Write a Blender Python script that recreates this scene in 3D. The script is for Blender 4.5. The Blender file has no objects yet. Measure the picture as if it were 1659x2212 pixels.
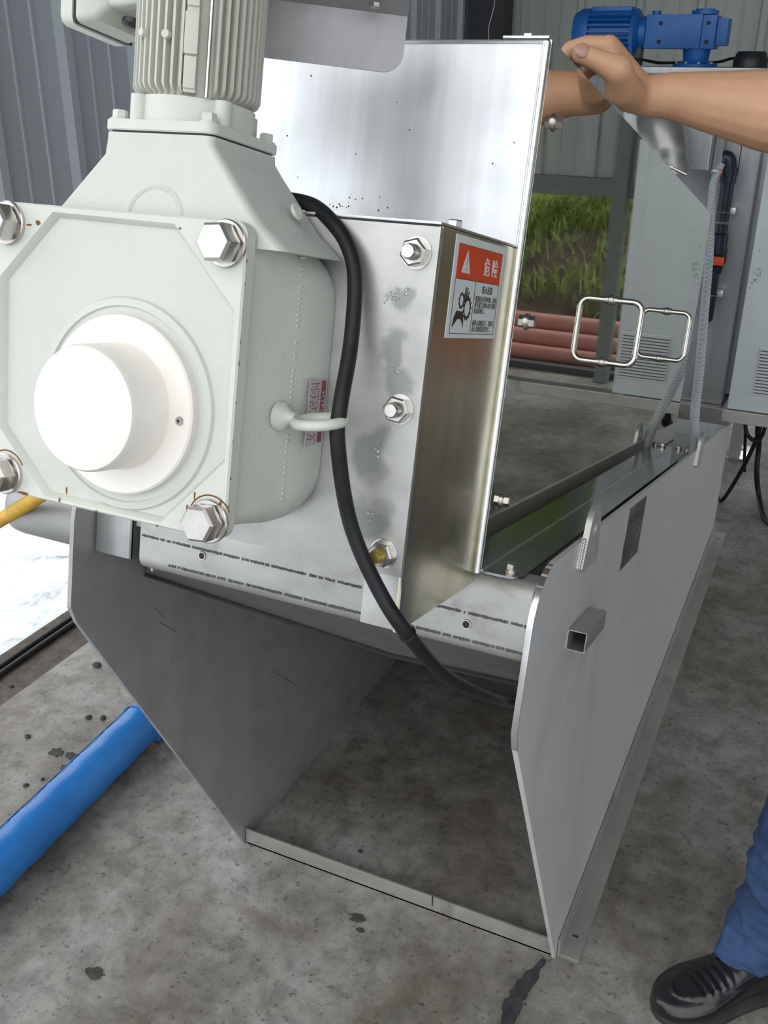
import bpy, bmesh, math, random
from mathutils import Vector, Matrix, Euler
random.seed(7)
S = 1.23                      # scale from the layout units below to metres
C = bpy.context.scene.collection
SC = bpy.context.scene
PI = math.pi
R = math.radians

# ---------------------------------------------------------------- camera
cam_d = bpy.data.cameras.new('camera'); cam = bpy.data.objects.new('camera', cam_d); C.objects.link(cam)
cam_d.sensor_fit = 'VERTICAL'; cam_d.sensor_height = 24.0; cam_d.lens = 24.0*2108.9/2212.0
cam_d.clip_start = 0.02; cam_d.clip_end = 200
cam.matrix_world = (Matrix.Translation((0, 0, 1.3*S)) @ Matrix.Rotation(R(24.943), 4, 'Z')
                    @ Matrix.Rotation(R(65.105), 4, 'X') @ Matrix.Rotation(R(0.456), 4, 'Z'))
SC.camera = cam
# ---------------------------------------------------------------- world: bright overcast sky
w = bpy.data.worlds.new('world'); SC.world = w; w.use_nodes = True
nt = w.node_tree; bg = nt.nodes['Background']
tc = nt.nodes.new('ShaderNodeTexCoord'); sx = nt.nodes.new('ShaderNodeSeparateXYZ')
cr = nt.nodes.new('ShaderNodeValToRGB')
nt.links.new(tc.outputs['Generated'], sx.inputs[0]); nt.links.new(sx.outputs['Z'], cr.inputs[0])
cr.color_ramp.elements[0].position = 0.0; cr.color_ramp.elements[0].color = (0.50, 0.53, 0.56, 1)
cr.color_ramp.elements[1].position = 0.7; cr.color_ramp.elements[1].color = (0.95, 0.98, 1.0, 1)
e = cr.color_ramp.elements.new(0.12); e.color = (0.72, 0.76, 0.80, 1)
nt.links.new(cr.outputs[0], bg.inputs[0]); bg.inputs[1].default_value = 2.25
# soft sun behind thin cloud, from the open front-left side
sd = bpy.data.lights.new('sun', 'SUN'); so = bpy.data.objects.new('sun', sd); C.objects.link(so)
sd.energy = 0.35; sd.angle = R(60); sd.color = (1.0, 0.98, 0.95)
so.rotation_euler = Vector((0.35, 0.85, -1.0)).to_track_quat('-Z', 'Y').to_euler()
# ---------------------------------------------------------------- exposure
SC.view_settings.view_transform = 'Standard'; SC.view_settings.look = 'None'
SC.view_settings.gamma = 1; SC.view_settings.use_curve_mapping = False
SC.view_settings.exposure = 0.0
SC.cycles.max_bounces = 10; SC.cycles.use_denoising = True

# ================================================================ materials
MATS = {}
def nodes_of(name, rough, metal, spec=0.5):
    m = bpy.data.materials.new(name); m.use_nodes = True
    b = m.node_tree.nodes['Principled BSDF']
    b.inputs['Roughness'].default_value = rough; b.inputs['Metallic'].default_value = metal
    b.inputs['Specular IOR Level'].default_value = spec
    return m, m.node_tree, b
def coord(t, scale=(1, 1, 1), rot=(0, 0, 0), space='Object'):
    tc = t.nodes.new('ShaderNodeTexCoord'); mp = t.nodes.new('ShaderNodeMapping')
    mp.inputs['Scale'].default_value = tuple(s/S for s in scale); mp.inputs['Rotation'].default_value = rot
    t.links.new(tc.outputs[space], mp.inputs[0]); return mp.outputs[0]
def noise(t, vec, scale, detail=4, rough=0.55, dist=0.0):
    n = t.nodes.new('ShaderNodeTexNoise'); n.inputs['Scale'].default_value = scale
    n.inputs['Detail'].default_value = detail; n.inputs['Roughness'].default_value = rough
    n.inputs['Distortion'].default_value = dist
    t.links.new(vec, n.inputs['Vector']); return n.outputs['Fac']
def ramp(t, fac, stops):
    c = t.nodes.new('ShaderNodeValToRGB'); el = c.color_ramp.elements
    while len(el) < len(stops): el.new(0.5)
    for e_, (p, col) in zip(el, stops):
        e_.position = p; e_.color = (*col, 1) if len(col) == 3 else col
    t.links.new(fac, c.inputs[0]); return c.outputs[0]
def g(v): return (v, v, v)
def mix(t, fac, a, b, mode='MIX'):
    n = t.nodes.new('ShaderNodeMix'); n.data_type = 'RGBA'; n.blend_type = mode
    if isinstance(fac, float): n.inputs[0].default_value = fac
    else: t.links.new(fac, n.inputs[0])
    for i, x in ((6, a), (7, b)):
        if isinstance(x, tuple): n.inputs[i].default_value = (*x, 1) if len(x) == 3 else x
        else: t.links.new(x, n.inputs[i])
    return n.outputs[2]
def bump(t, b, h, strength, dist=0.002):
    n = t.nodes.new('ShaderNodeBump'); n.inputs['Strength'].default_value = strength; n.inputs['Distance'].default_value = dist*S
    t.links.new(h, n.inputs['Height']); t.links.new(n.outputs[0], b.inputs['Normal'])
def plain(name, col, rough=0.5, metal=0.0, var=0.12, vs=30, bmp=0.0, bs=200, spec=0.5):
    m, t, b = nodes_of(name, rough, metal, spec); v = coord(t)
    f = noise(t, v, vs)
    b_ = t.links.new(ramp(t, f, [(0.3, tuple(c*(1-var) for c in col)), (0.7, tuple(min(1, c*(1+var)) for c in col))]), b.inputs['Base Color'])
    if bmp: bump(t, b, noise(t, v, bs, 2), bmp)
    MATS[name] = m; return m
def steel(name, col, r0, r1, streak=(1, 1, 1), metal=1.0, stain=0.25, stain_col=(0.25, 0.25, 0.22), bs=0.05, ps=9, con=1.0):
    m, t, b = nodes_of(name, r0, metal)
    v = coord(t, streak); v2 = coord(t)
    a = noise(t, v, 40, 5, 0.6); p = noise(t, v2, ps, 5, 0.6, 0.6)
    base = ramp(t, a, [(0.3, tuple(c*(1-0.12*con) for c in col)), (0.7, tuple(min(1, c*(1+0.08*con)) for c in col))])
    sm = ramp(t, p, [(0.55, g(0)), (0.72, g(stain))])
    t.links.new(mix(t, sm, base, stain_col), b.inputs['Base Color'])
    rr = ramp(t, noise(t, v2, 14, 4), [(0.3, g(r0)), (0.7, g(r1))]); t.links.new(rr, b.inputs['Roughness'])
    if bs: bump(t, b, a, bs, 0.001)
    MATS[name] = m; return m

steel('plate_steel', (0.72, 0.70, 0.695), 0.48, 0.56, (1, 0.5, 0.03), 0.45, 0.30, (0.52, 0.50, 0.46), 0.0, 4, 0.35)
steel('hood_steel', (0.62, 0.635, 0.65), 0.34, 0.46, (1, 1, 0.04), 0.9, 0.30, (0.50, 0.50, 0.48), 0.02, 7)
steel('box_steel', (0.50, 0.495, 0.48), 0.42, 0.52, (0.3, 1, 1), 0.8, 0.45, (0.33, 0.33, 0.30), 0.03, 10)
steel('side_steel', (0.62, 0.57, 0.43), 0.20, 0.30, (1, 1, 0.05), 1.0, 0.5, (0.30, 0.27, 0.12), 0.03, 8)  # brownish reflection on the box side put into the base colour
steel('trough_steel', (0.44, 0.44, 0.425), 0.42, 0.55, (0.3, 1, 1), 0.6, 0.65, (0.22, 0.20, 0.17), 0.04, 16)
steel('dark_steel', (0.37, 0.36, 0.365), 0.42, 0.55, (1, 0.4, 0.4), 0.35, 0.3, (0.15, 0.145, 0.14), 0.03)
steel('tank_steel', (0.46, 0.47, 0.47), 0.38, 0.5, (1, 1, 0.1), 0.85, 0.5, (0.28, 0.28, 0.28), 0.03, 5)
steel('bar_steel', (0.52, 0.51, 0.48), 0.4, 0.55, (0.2, 0.2, 1), 0.8, 0.6, (0.25, 0.22, 0.16), 0.05, 14)
steel('under_steel', (0.13, 0.125, 0.12), 0.5, 0.6, (1, 1, 1), 0.2, 0.4, (0.07, 0.07, 0.065), 0.05, 20)  # shade of the trough underside put into the colour; scratches share it
steel('outlet_steel', (0.36, 0.355, 0.35), 0.42, 0.55, (0.2, 1, 1), 0.6, 0.5, (0.22, 0.21, 0.2), 0.05, 14)
steel('elbow_steel', (0.40, 0.39, 0.38), 0.35, 0.45, (1, 1, 1), 0.8, 0.1, (0.3, 0.3, 0.3), 0.02, 5)
steel('lug_steel', (0.66, 0.65, 0.63), 0.36, 0.5, (1, 1, 1), 0.6, 0.4, (0.45, 0.42, 0.36), 0.05, 40)
steel('edge_steel', (0.85, 0.86, 0.86), 0.22, 0.32, (1, 1, 1), 1.0, 0.1)
steel('bolt_steel', (0.62, 0.59, 0.56), 0.22, 0.34, (1, 1, 1), 1.0, 0.25, (0.35, 0.3, 0.22), 0.02, 60)
steel('rod_steel', (0.75, 0.73, 0.68), 0.10, 0.18, (1, 1, 1), 1.0, 0.0, (0.5, 0.5, 0.5), 0)
steel('pan_steel', (0.30, 0.31, 0.32), 0.10, 0.16, (1, 1, 1), 1.0, 0.3, (0.2, 0.2, 0.2), 0.0, 30)
# mirror-finish side cover
m, t, b = nodes_of('mirror_steel', 0.02, 1.0); v = coord(t)
t.links.new(ramp(t, noise(t, v, 5, 4), [(0.3, (0.60, 0.59, 0.53)), (0.7, (0.67, 0.66, 0.60))]), b.inputs['Base Color'])
t.links.new(ramp(t, noise(t, v, 30, 4), [(0.4, g(0.015)), (0.7, g(0.05))]), b.inputs['Roughness'])
MATS['mirror_steel'] = m
# bearing plate with heat stains round the weld spots
def blotches(t, v, items, warp=0.022, wscale=32):
    n = t.nodes.new('ShaderNodeTexNoise'); n.inputs['Scale'].default_value = wscale; n.inputs['Detail'].default_value = 4
    t.links.new(v, n.inputs['Vector'])
    sub = t.nodes.new('ShaderNodeVectorMath'); sub.operation = 'MULTIPLY_ADD'; t.links.new(n.outputs['Color'], sub.inputs[0])
    sub.inputs[1].default_value = (warp*2,)*3; sub.inputs[2].default_value = (-warp,)*3
    add = t.nodes.new('ShaderNodeVectorMath'); add.operation = 'ADD'; t.links.new(v, add.inputs[0]); t.links.new(sub.outputs[0], add.inputs[1])
    out = None
    for (x, y, z, r_, sq) in items:
        mp = t.nodes.new('ShaderNodeMapping'); mp.inputs['Location'].default_value = (-x/r_, 0, -z/(r_*sq)); mp.inputs['Scale'].default_value = (1/r_, 0, 1/(r_*sq))
        t.links.new(add.outputs[0], mp.inputs[0])
        ln = t.nodes.new('ShaderNodeVectorMath'); ln.operation = 'LENGTH'; t.links.new(mp.outputs[0], ln.inputs[0])
        c = ramp(t, ln.outputs['Value'], [(0.55, g(1)), (1.0, g(0))])
        out = c if out is None else mix(t, 1.0, out, c, 'LIGHTEN')
    return out
m, t, b = nodes_of('bearing_steel', 0.45, 0.8); v = coord(t)
base = ramp(t, noise(t, coord(t, (0.3, 1, 1)), 40, 5, 0.6), [(0.3, (0.40, 0.40, 0.39)), (0.7, (0.50, 0.49, 0.475))])
base = mix(t, ramp(t, noise(t, v, 11, 5, 0.6, 0.8), [(0.5, g(0)), (0.72, g(0.5))]), base, (0.36, 0.35, 0.33))
BX, BZ = -0.443, 1.1785
bl = blotches(t, v, [(-0.314-BX, 0, 1.222-BZ, 0.013, 1.7), (-0.308-BX, 0, 1.200-BZ, 0.016, 1.0), (-0.324-BX, 0, 1.138-BZ, 0.020, 1.4), (-0.322-BX, 0, 1.080-BZ, 0.020, 1.2), (-0.310-BX, 0, 1.262-BZ, 0.013, 0.9)])
t.links.new(mix(t, bl, base, (0.26, 0.265, 0.25)), b.inputs['Base Color'])
t.links.new(ramp(t, noise(t, v, 14, 4), [(0.3, g(0.38)), (0.7, g(0.52))]), b.inputs['Roughness']); MATS['bearing_steel'] = m
# paints
def paint(name, col, rough, rust=0.0, bmp=0.4, bs=420):
    m, t, b = nodes_of(name, rough, 0); v = coord(t)
    base = ramp(t, noise(t, v, 12, 4), [(0.3, tuple(c*0.93 for c in col)), (0.75, col)])
    if rust:
        s1 = ramp(t, noise(t, v, 26, 6, 0.7, 1.0), [(0.70, g(0)), (0.74, g(rust))])
        base = mix(t, s1, base, (0.24, 0.10, 0.035))
    s2 = ramp(t, noise(t, v, 7, 5, 0.6), [(0.60, g(0)), (0.78, g(0.35))])
    base = mix(t, s2, base, (0.50, 0.46, 0.32))
    t.links.new(base, b.inputs['Base Color'])
    if bmp: bump(t, b, noise(t, v, bs, 2), bmp, 0.0012)
    MATS[name] = m
paint('cream_paint', (0.585, 0.60, 0.55), 0.42)
paint('cream_smooth', (0.62, 0.64, 0.575), 0.35, 0.7, 0.05)
paint('cream_motor', (0.58, 0.57, 0.50), 0.4, 0.0, 0.1)
plain('cap_plastic', (0.86, 0.81, 0.75), 0.4, 0, 0.02)
plain('gland_plastic', (0.62, 0.50, 0.34), 0.5)
plain('black_rubber', (0.010, 0.010, 0.012), 0.5, 0, 0.4, 60, spec=0.35)
plain('black_plastic', (0.02, 0.02, 0.022), 0.4, 0, 0.2)
plain('dark_void', (0.02, 0.02, 0.02), 0.8)
plain('blue_paint', (0.010, 0.115, 0.40), 0.38, 0, 0.15, 20, 0.1, 90)
plain('grey_paint', (0.54, 0.59, 0.60), 0.42, 0, 0.04, 10, 0.1, 300)
plain('grey_louvre', (0.60, 0.62, 0.64), 0.45, 0, 0.04)
plain('navy_pvc', (0.015, 0.022, 0.045), 0.35, 0, 0.2)
plain('red_plastic', (0.72, 0.075, 0.03), 0.4, 0, 0.05)
plain('yellow_paint', (0.55, 0.33, 0.035), 0.45, 0, 0.25, 40)
plain('pink_pipe', (0.36, 0.15, 0.12), 0.55, 0, 0.15, 8)
plain('concrete_trim', (0.30, 0.30, 0.28), 0.9, 0, 0.2)
plain('mud', (0.055, 0.048, 0.040), 0.95, 0, 0.4, 60, 0.6, 60)
plain('orange_leaf', (0.42, 0.17, 0.05), 0.7)
plain('skin', (0.60, 0.335, 0.20), 0.5, 0, 0.06, 25, 0.08, 220)
plain('nail', (0.48, 0.27, 0.21), 0.3, 0, 0.03)
plain('shoe_leather', (0.012, 0.012, 0.014), 0.22, 0, 0.4, 30, 0.25, 60)
plain('shoe_sole', (0.03, 0.03, 0.03), 0.7, 0, 0.3, 40)
plain('lace', (0.02, 0.02, 0.025), 0.6)
plain('shirt_cloth', (0.10, 0.10, 0.12), 0.9)
plain('hair', (0.01, 0.009, 0.008), 0.6)
plain('label_white', (0.70, 0.73, 0.74), 0.35, 0, 0.01)
plain('label_red', (0.66, 0.055, 0.012), 0.35, 0, 0.02)
plain('label_black', (0.018, 0.015, 0.012), 0.4)
plain('label_maroon', (0.22, 0.03, 0.04), 0.4)
plain('label_silver', (0.50, 0.47, 0.47), 0.35, 0.3, 0.05)
plain('rust', (0.20, 0.07, 0.02), 0.8, 0, 0.4, 80)
plain('pencil', (0.10, 0.10, 0.10), 0.6, 0.3)
plain('yellow_chromate', (0.50, 0.38, 0.10), 0.35, 0.8)
plain('hose_plastic', (0.42, 0.46, 0.49), 0.3, 0, 0.1, 400)
plain('soil', (0.06, 0.045, 0.033), 0.95, 0, 0.4, 12, 0.8, 30)
plain('grass_blade', (0.25, 0.33, 0.08), 0.7, 0, 0.45, 4)
plain('column_paint', (0.17, 0.19, 0.18), 0.6)
plain('wall_column', (0.045, 0.045, 0.05), 0.6)
# denim
m, t, b = nodes_of('denim', 0.85, 0); v = coord(t)
base = ramp(t, noise(t, v, 9, 5), [(0.3, (0.012, 0.030, 0.085)), (0.7, (0.04, 0.085, 0.20))])
t.links.new(base, b.inputs['Base Color']); bump(t, b, noise(t, coord(t, (1, 1, 0.2)), 180, 2), 0.5, 0.001); MATS['denim'] = m
# blue plastic film round the roll
m, t, b = nodes_of('blue_film', 0.28, 0); v = coord(t, (1, 0.3, 1))
t.links.new(ramp(t, noise(t, v, 14, 4), [(0.3, (0.010, 0.12, 0.38)), (0.75, (0.03, 0.20, 0.56))]), b.inputs['Base Color'])
bump(t, b, noise(t, v, 25, 4), 0.4, 0.004); MATS['blue_film'] = m
# wall sheet
m, t, b = nodes_of('wall_sheet', 0.45, 0.0); v = coord(t, (1, 1, 0.05))
t.links.new(ramp(t, noise(t, v, 8, 4), [(0.3, (0.37, 0.395, 0.43)), (0.7, (0.44, 0.47, 0.505))]), b.inputs['Base Color']); MATS['wall_sheet'] = m
m, t, b = nodes_of('wall_sheet_green', 0.5, 0.0); v = coord(t, (1, 1, 0.05))
t.links.new(ramp(t, noise(t, v, 8, 4), [(0.3, (0.35, 0.375, 0.355)), (0.7, (0.41, 0.44, 0.415))]), b.inputs['Base Color']); MATS['wall_sheet_green'] = m
# foam on the pool
m, t, b = nodes_of('foam', 0.8, 0); v = coord(t)
t.links.new(ramp(t, noise(t, v, 9, 6, 0.65, 0.5), [(0.30, (0.30, 0.32, 0.33)), (0.40, (0.66, 0.69, 0.70)), (0.6, (0.85, 0.87, 0.88))]), b.inputs['Base Color'])
bump(t, b, noise(t, v, 30, 5), 0.6, 0.01); MATS['foam'] = m
# dirt strip
m, t, b = nodes_of('dirt_strip', 0.95, 0); v = coord(t)
t.links.new(ramp(t, noise(t, v, 30, 6, 0.7), [(0.3, (0.055, 0.042, 0.034)), (0.7, (0.13, 0.105, 0.09))]), b.inputs['Base Color'])
bump(t, b, noise(t, v, 60, 5), 0.8, 0.004); MATS['dirt_strip'] = m
# concrete floor with stains of its own
m, t, b = nodes_of('concrete_floor', 0.7, 0); v = coord(t)
c0 = ramp(t, noise(t, v, 3.0, 8, 0.62, 0.4), [(0.34, (0.150, 0.132, 0.108)), (0.5, (0.245, 0.233, 0.210)), (0.66, (0.34, 0.338, 0.325))])
c1 = ramp(t, noise(t, v, 22, 8, 0.7, 0.3), [(0.36, g(0.62)), (0.6, g(1.08))])
c2 = mix(t, 1.0, c0, c1, 'MULTIPLY')
sp = ramp(t, noise(t, v, 90, 5, 0.7), [(0.32, g(0.35)), (0.42, g(1.0))])
c3 = mix(t, 1.0, c2, sp, 'MULTIPLY')
ru = ramp(t, noise(t, v, 6.5, 6, 0.65, 0.8), [(0.52, g(0)), (0.70, g(0.55))])
c4 = mix(t, ru, c3, (0.13, 0.095, 0.065))
dk = ramp(t, noise(t, v, 4.2, 5, 0.7, 1.2), [(0.64, g(0)), (0.74, g(0.6))])
c5 = mix(t, dk, c4, (0.055, 0.05, 0.047))
t.links.new(c5, b.inputs['Base Color'])
t.links.new(ramp(t, noise(t, v, 2.2, 4), [(0.35, g(0.45)), (0.65, g(0.8))]), b.inputs['Roughness'])
bump(t, b, noise(t, v, 70, 8, 0.7), 0.45, 0.003); MATS['concrete_floor'] = m
# bituminous stain
plain('tar_stain', (0.035, 0.034, 0.037), 0.8, 0, 0.5, 40)

# ================================================================ geometry helpers
TH = R(13.61)
W = Matrix.Identity(4)
F = Matrix.Rotation(-TH, 4, 'X')          # frame of the inclined press: x, along, up
def MW(ym, zm): return (math.cos(TH)*ym + math.sin(TH)*zm, -math.sin(TH)*ym + math.cos(TH)*zm)

class MB:
    def __init__(s): s.bm = bmesh.new()
    def box(s, x0, x1, y0, y1, z0, z1, bev=0.0):
        b2 = bmesh.new(); bmesh.ops.create_cube(b2, size=1)
        for v in b2.verts: v.co = Vector(((x0+x1)/2+v.co.x*(x1-x0), (y0+y1)/2+v.co.y*(y1-y0), (z0+z1)/2+v.co.z*(z1-z0)))
        if bev: bmesh.ops.bevel(b2, geom=b2.edges[:], offset=bev, segments=2, affect='EDGES', profile=0.7)
        s.join(b2); return s
    def join(s, b2, mtx=None):
        me = bpy.data.meshes.new('tmp'); b2.to_mesh(me); b2.free()
        if mtx: me.transform(mtx)
        s.bm.from_mesh(me); bpy.data.meshes.remove(me); return s
    def rings(s, rings, cap=True, closed=False):
        vs = [[s.bm.verts.new(p) for p in r] for r in rings]; n = len(vs[0]); k = len(vs)
        for i in range(k if closed else k-1):
            a, b_ = vs[i], vs[(i+1) % k]
            for j in range(n):
                f = (a[j], a[(j+1) % n], b_[(j+1) % n], b_[j])
                try: s.bm.faces.new(f)
                except ValueError: pass
        if cap and not closed:
            s.bm.faces.new(vs[0][::-1]); s.bm.faces.new(vs[-1])
        return s
    def prism(s, pts, axis, a0, a1, bev=0.0):
        """2-D polygon pts extruded along axis ('x': pts are (y,z); 'y': (x,z); 'z': (x,y))"""
        def P(p, a):
            return Vector((a, p[0], p[1])) if axis == 'x' else Vector((p[0], a, p[1])) if axis == 'y' else Vector((p[0], p[1], a))
        b2 = bmesh.new()
        A = [b2.verts.new(P(p, a0)) for p in pts]; B = [b2.verts.new(P(p, a1)) for p in pts]
        n = len(pts)
        b2.faces.new(A); b2.faces.new(B[::-1])
        for i in range(n): b2.faces.new((A[i], B[i], B[(i+1) % n], A[(i+1) % n]))
        bmesh.ops.recalc_face_normals(b2, faces=b2.faces[:])
        if bev:
            es = [e_ for e_ in b2.edges if len(e_.link_faces) == 2 and (len(e_.link_faces[0].verts) > 4 or len(e_.link_faces[1].verts) > 4 or n == 4)]
            bmesh.ops.bevel(b2, geom=es, offset=bev, segments=2, affect='EDGES')
        return s.join(b2)
    def tube(s, pts, r, seg=12, rf=None, cap=True):
        pts = [Vector(p) for p in pts]; rings = []
        up = None
        for i, p in enumerate(pts):
            d = (pts[min(i+1, len(pts)-1)] - pts[max(i-1, 0)]).normalized()
            if up is None:
                up = d.orthogonal().normalized()
            up = (up - d*up.dot(d)).normalized(); q = d.cross(up)
            rr = rf(i/(len(pts)-1)) if rf else r
            rings.append([p + (up*math.cos(2*PI*k/seg) + q*math.sin(2*PI*k/seg))*rr for k in range(seg)])
        return s.rings(rings, cap)
    def lathe(s, prof, origin, axis, seg=32, cap=True):
        """prof: (radius, offset along axis)"""
        o = Vector(origin); d = Vector(axis).normalized(); u = d.orthogonal().normalized(); q = d.cross(u)
        rr = [[o + d*h + (u*math.cos(2*PI*k/seg) + q*math.sin(2*PI*k/seg))*max(r, 1e-5) for k in range(seg)] for r, h in prof]
        return s.rings(rr, cap)
    def hexhead(s, origin, axis, r, h, turn=0.0):
        o = Vector(origin); d = Vector(axis).normalized(); u = d.orthogonal().normalized(); q = d.cross(u)
        rr = []
        for rad, hh in ((r, 0), (r, h*0.85), (r*0.86, h)):
            rr.append([o + d*hh + (u*math.cos(PI*k/3+turn) + q*math.sin(PI*k/3+turn))*rad for k in range(6)])
        return s.rings(rr)
    def torus(s, o, axis, R_, r, seg=28, ts=10, a0=0, a1=2*PI, u=None):
        o = Vector(o); d = Vector(axis).normalized(); u = (Vector(u) if u else d.orthogonal()).normalized(); q = d.cross(u)
        full = abs(a1-a0-2*PI) < 1e-6; n = seg if full else seg+1; rr = []
        for i in range(n):
            a = a0+(a1-a0)*i/seg; e_ = u*math.cos(a)+q*math.sin(a)
            rr.append([o+e_*(R_+r*math.cos(2*PI*k/ts))+d*(r*math.sin(2*PI*k/ts)) for k in range(ts)])
        return s.rings(rr, not full, full)
    def loop_ring(s, outer, inner, y0, y1):
        """frame plate between two loops of (x,z) points, thickness y0..y1"""
        o0 = [Vector((x, y0, z)) for x, z in outer]; i0 = [Vector((x, y0, z)) for x, z in inner]
        o1 = [Vector((x, y1, z)) for x, z in outer]; i1 = [Vector((x, y1, z)) for x, z in inner]
        return s.rings([o0, i0, i1, o1], False, True)
    def build(s, name, mat, parent=None, frame=None, smooth=40, bev=0.0, label=None):
        bm = s.bm; frame = frame if frame is not None else (parent['_F'] if parent and '_F' in parent else W)
        frame = Matrix(frame)
        bmesh.ops.recalc_face_normals(bm, faces=bm.faces[:])
        if bev: bmesh.ops.bevel(bm, geom=[e_ for e_ in bm.edges if len(e_.link_faces) == 2 and e_.calc_face_angle(0) > 0.7], offset=bev, segments=2, affect='EDGES')
        xs = [v.co for v in bm.verts]
        c = Vector([(min(v[i] for v in xs)+max(v[i] for v in xs))/2 for i in range(3)])
        for v in bm.verts: v.co -= c
        me = bpy.data.meshes.new(name); bm.to_mesh(me); bm.free()
        if smooth:
            for p in me.polygons: p.use_smooth = True
            me.set_sharp_from_angle(angle=R(smooth))
        me.materials.append(MATS[mat] if isinstance(mat, str) else mat)
        o = bpy.data.objects.new(name, me); C.objects.link(o)
        mw = frame @ Matrix.Translation(c)
        if parent:
            o.parent = parent; o.matrix_basis = WM(parent).inverted() @ mw
        else: o.matrix_basis = mw
        if label: o['label'] = label
        return o
def WM(o):
    return o.matrix_basis.copy() if o.parent is None else WM(o.parent) @ o.matrix_basis
def thing(name, label, cat, mtx=W, group=None):
    o = bpy.data.objects.new(name, None); C.objects.link(o); o.empty_display_size = 0.05
    o.matrix_basis = mtx; o['label'] = label; o['category'] = cat
    if group: o['group'] = group
    return o
def tag(o, label, cat, group=None, kind=None):
    o['label'] = label; o['category'] = cat
    if group: o['group'] = group
    if kind: o['kind'] = kind
    return o
def struct(o, label=None):
    o['kind'] = 'structure'
    if label: o['label'] = label
    return o
def shift(o, parent, mw_delta, name=None):
    """a linked copy of a part, moved by mw_delta (world matrix applied before)"""
    c = o.copy(); C.objects.link(c); c.parent = parent
    c.matrix_basis = WM(parent).inverted() @ mw_delta @ WM(o) if parent else mw_delta @ WM(o)
    for ch in o.children:
        d = ch.copy(); C.objects.link(d); d.parent = c
        d.matrix_basis = ch.matrix_basis
    return c
def smooth_path(pts, n=8):
    P = [Vector(p) for p in pts]; out = []
    for i in range(len(P)-1):
        a, b_, c, d = P[max(i-1, 0)], P[i], P[i+1], P[min(i+2, len(P)-1)]
        for k in range(n):
            u = k/n
            out.append(0.5*((2*b_)+(c-a)*u+(2*a-5*b_+4*c-d)*u*u+(3*b_-a-3*c+d)*u**3))
    out.append(P[-1]); return out
def FM(dx, dy, dz): return F @ Matrix.Translation((dx, dy, dz)) @ F.inverted()
def rsq(cx, cz, hx, hz, r, n=16):
    """rounded rectangle loop, 4*n points, starting at angle 0 (+x) and going ccw; each point is cut by a ray at equal steps of corner parametrisation"""
    pts = []
    for (sx_, sz_, a0) in ((1, 1, 0), (-1, 1, 90), (-1, -1, 180), (1, -1, 270)):
        for k in range(n):
            a = R(a0+90*k/(n-1)); pts.append((cx+sx_*(hx-r)+r*math.cos(a), cz+sz_*(hz-r)+r*math.sin(a)))
    return pts
def text(s, size, mat, parent, mw, name='lettering', ext=0.0002, align='LEFT', sx_=1.0):
    cu = bpy.data.curves.new('t', 'FONT'); cu.body = s; cu.size = size; cu.align_x = align; cu.extrude = ext; cu.resolution_u = 3
    ob = bpy.data.objects.new('t', cu); C.objects.link(ob)
    dg = bpy.context.evaluated_depsgraph_get(); me = bpy.data.meshes.new_from_object(ob.evaluated_get(dg))
    bpy.data.objects.remove(ob); bpy.data.curves.remove(cu)
    me.name = name; me.transform(Matrix.Diagonal((sx_, 1, 1, 1))); me.materials.clear(); me.materials.append(MATS[mat])
    o = bpy.data.objects.new(name, me); C.objects.link(o); o.parent = parent; o.matrix_basis = WM(parent).inverted() @ mw
    return o
def remesh(bm, voxel, smooth_it=6, disp=None):
    me = bpy.data.meshes.new('r'); bm.to_mesh(me); bm.free()
    ob = bpy.data.objects.new('r', me); C.objects.link(ob)
    m1 = ob.modifiers.new('a', 'REMESH'); m1.mode = 'VOXEL'; m1.voxel_size = voxel
    m2 = ob.modifiers.new('b', 'SMOOTH'); m2.factor = 0.5; m2.iterations = smooth_it
    dg = bpy.context.evaluated_depsgraph_get(); me2 = bpy.data.meshes.new_from_object(ob.evaluated_get(dg))
    bpy.data.objects.remove(ob); bpy.data.meshes.remove(me)
    b2 = MB(); b2.bm.from_mesh(me2); bpy.data.meshes.remove(me2)
    return b2
def capsules(segs, flat=False):
    b_ = MB()
    for p0, r0, p1, r1 in segs:
        p0, p1 = Vector(p0), Vector(p1); d = (p1-p0); L = d.length
        if L < 1e-6: d = Vector((0, 0, 1)); L = 1e-6
        prof = []
        n = 6
        for k in range(n+1):
            a = PI/2*k/n; prof.append((r0*math.sin(a), -r0*math.cos(a)))
        for k in range(n+1):
            a = PI/2*k/n; prof.append((r1*math.cos(a), L+r1*math.sin(a)))
        b_.lathe(prof, p0, d, 16, True)
    return b_.bm

# ================================================================ the setting
fl = MB().box(-1.51, 4.5, -3.0, 4.26, -0.12, 0.0).build('floor', 'concrete_floor', smooth=0); struct(fl, 'stained grey concrete floor')
ds = MB(); n = 60
vs = []
for i in range(2):
    vs.append([Vector((-1.51-0.155*i, -3+7.26*k/n, -0.004-0.006*i+random.uniform(-0.003, 0.003))) for k in range(n+1)])
ds.box(-1.668, -1.512, -3, 4.26, -0.15, -0.006)
struct(ds.build('trim_1', 'dirt_strip', smooth=0), 'brown dirt covered kerb strip beside the foam')
# foam pool outside the left edge
fp = MB(); N = 46; vv = {}
for i in range(N+1):
    for j in range(N+1):
        x = -1.67-4.4*(i/N)**1.6; y = -3+9*j/N
        vv[i, j] = fp.bm.verts.new((x, y, -0.05+random.uniform(0, 0.012)))
for i in range(N):
    for j in range(N): fp.bm.faces.new((vv[i, j], vv[i+1, j], vv[i+1, j+1], vv[i, j+1]))
tag(fp.build('foam_pool', 'foam'), 'bright white foam covering the water left of the dirt strip', 'foam', kind='stuff')

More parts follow.
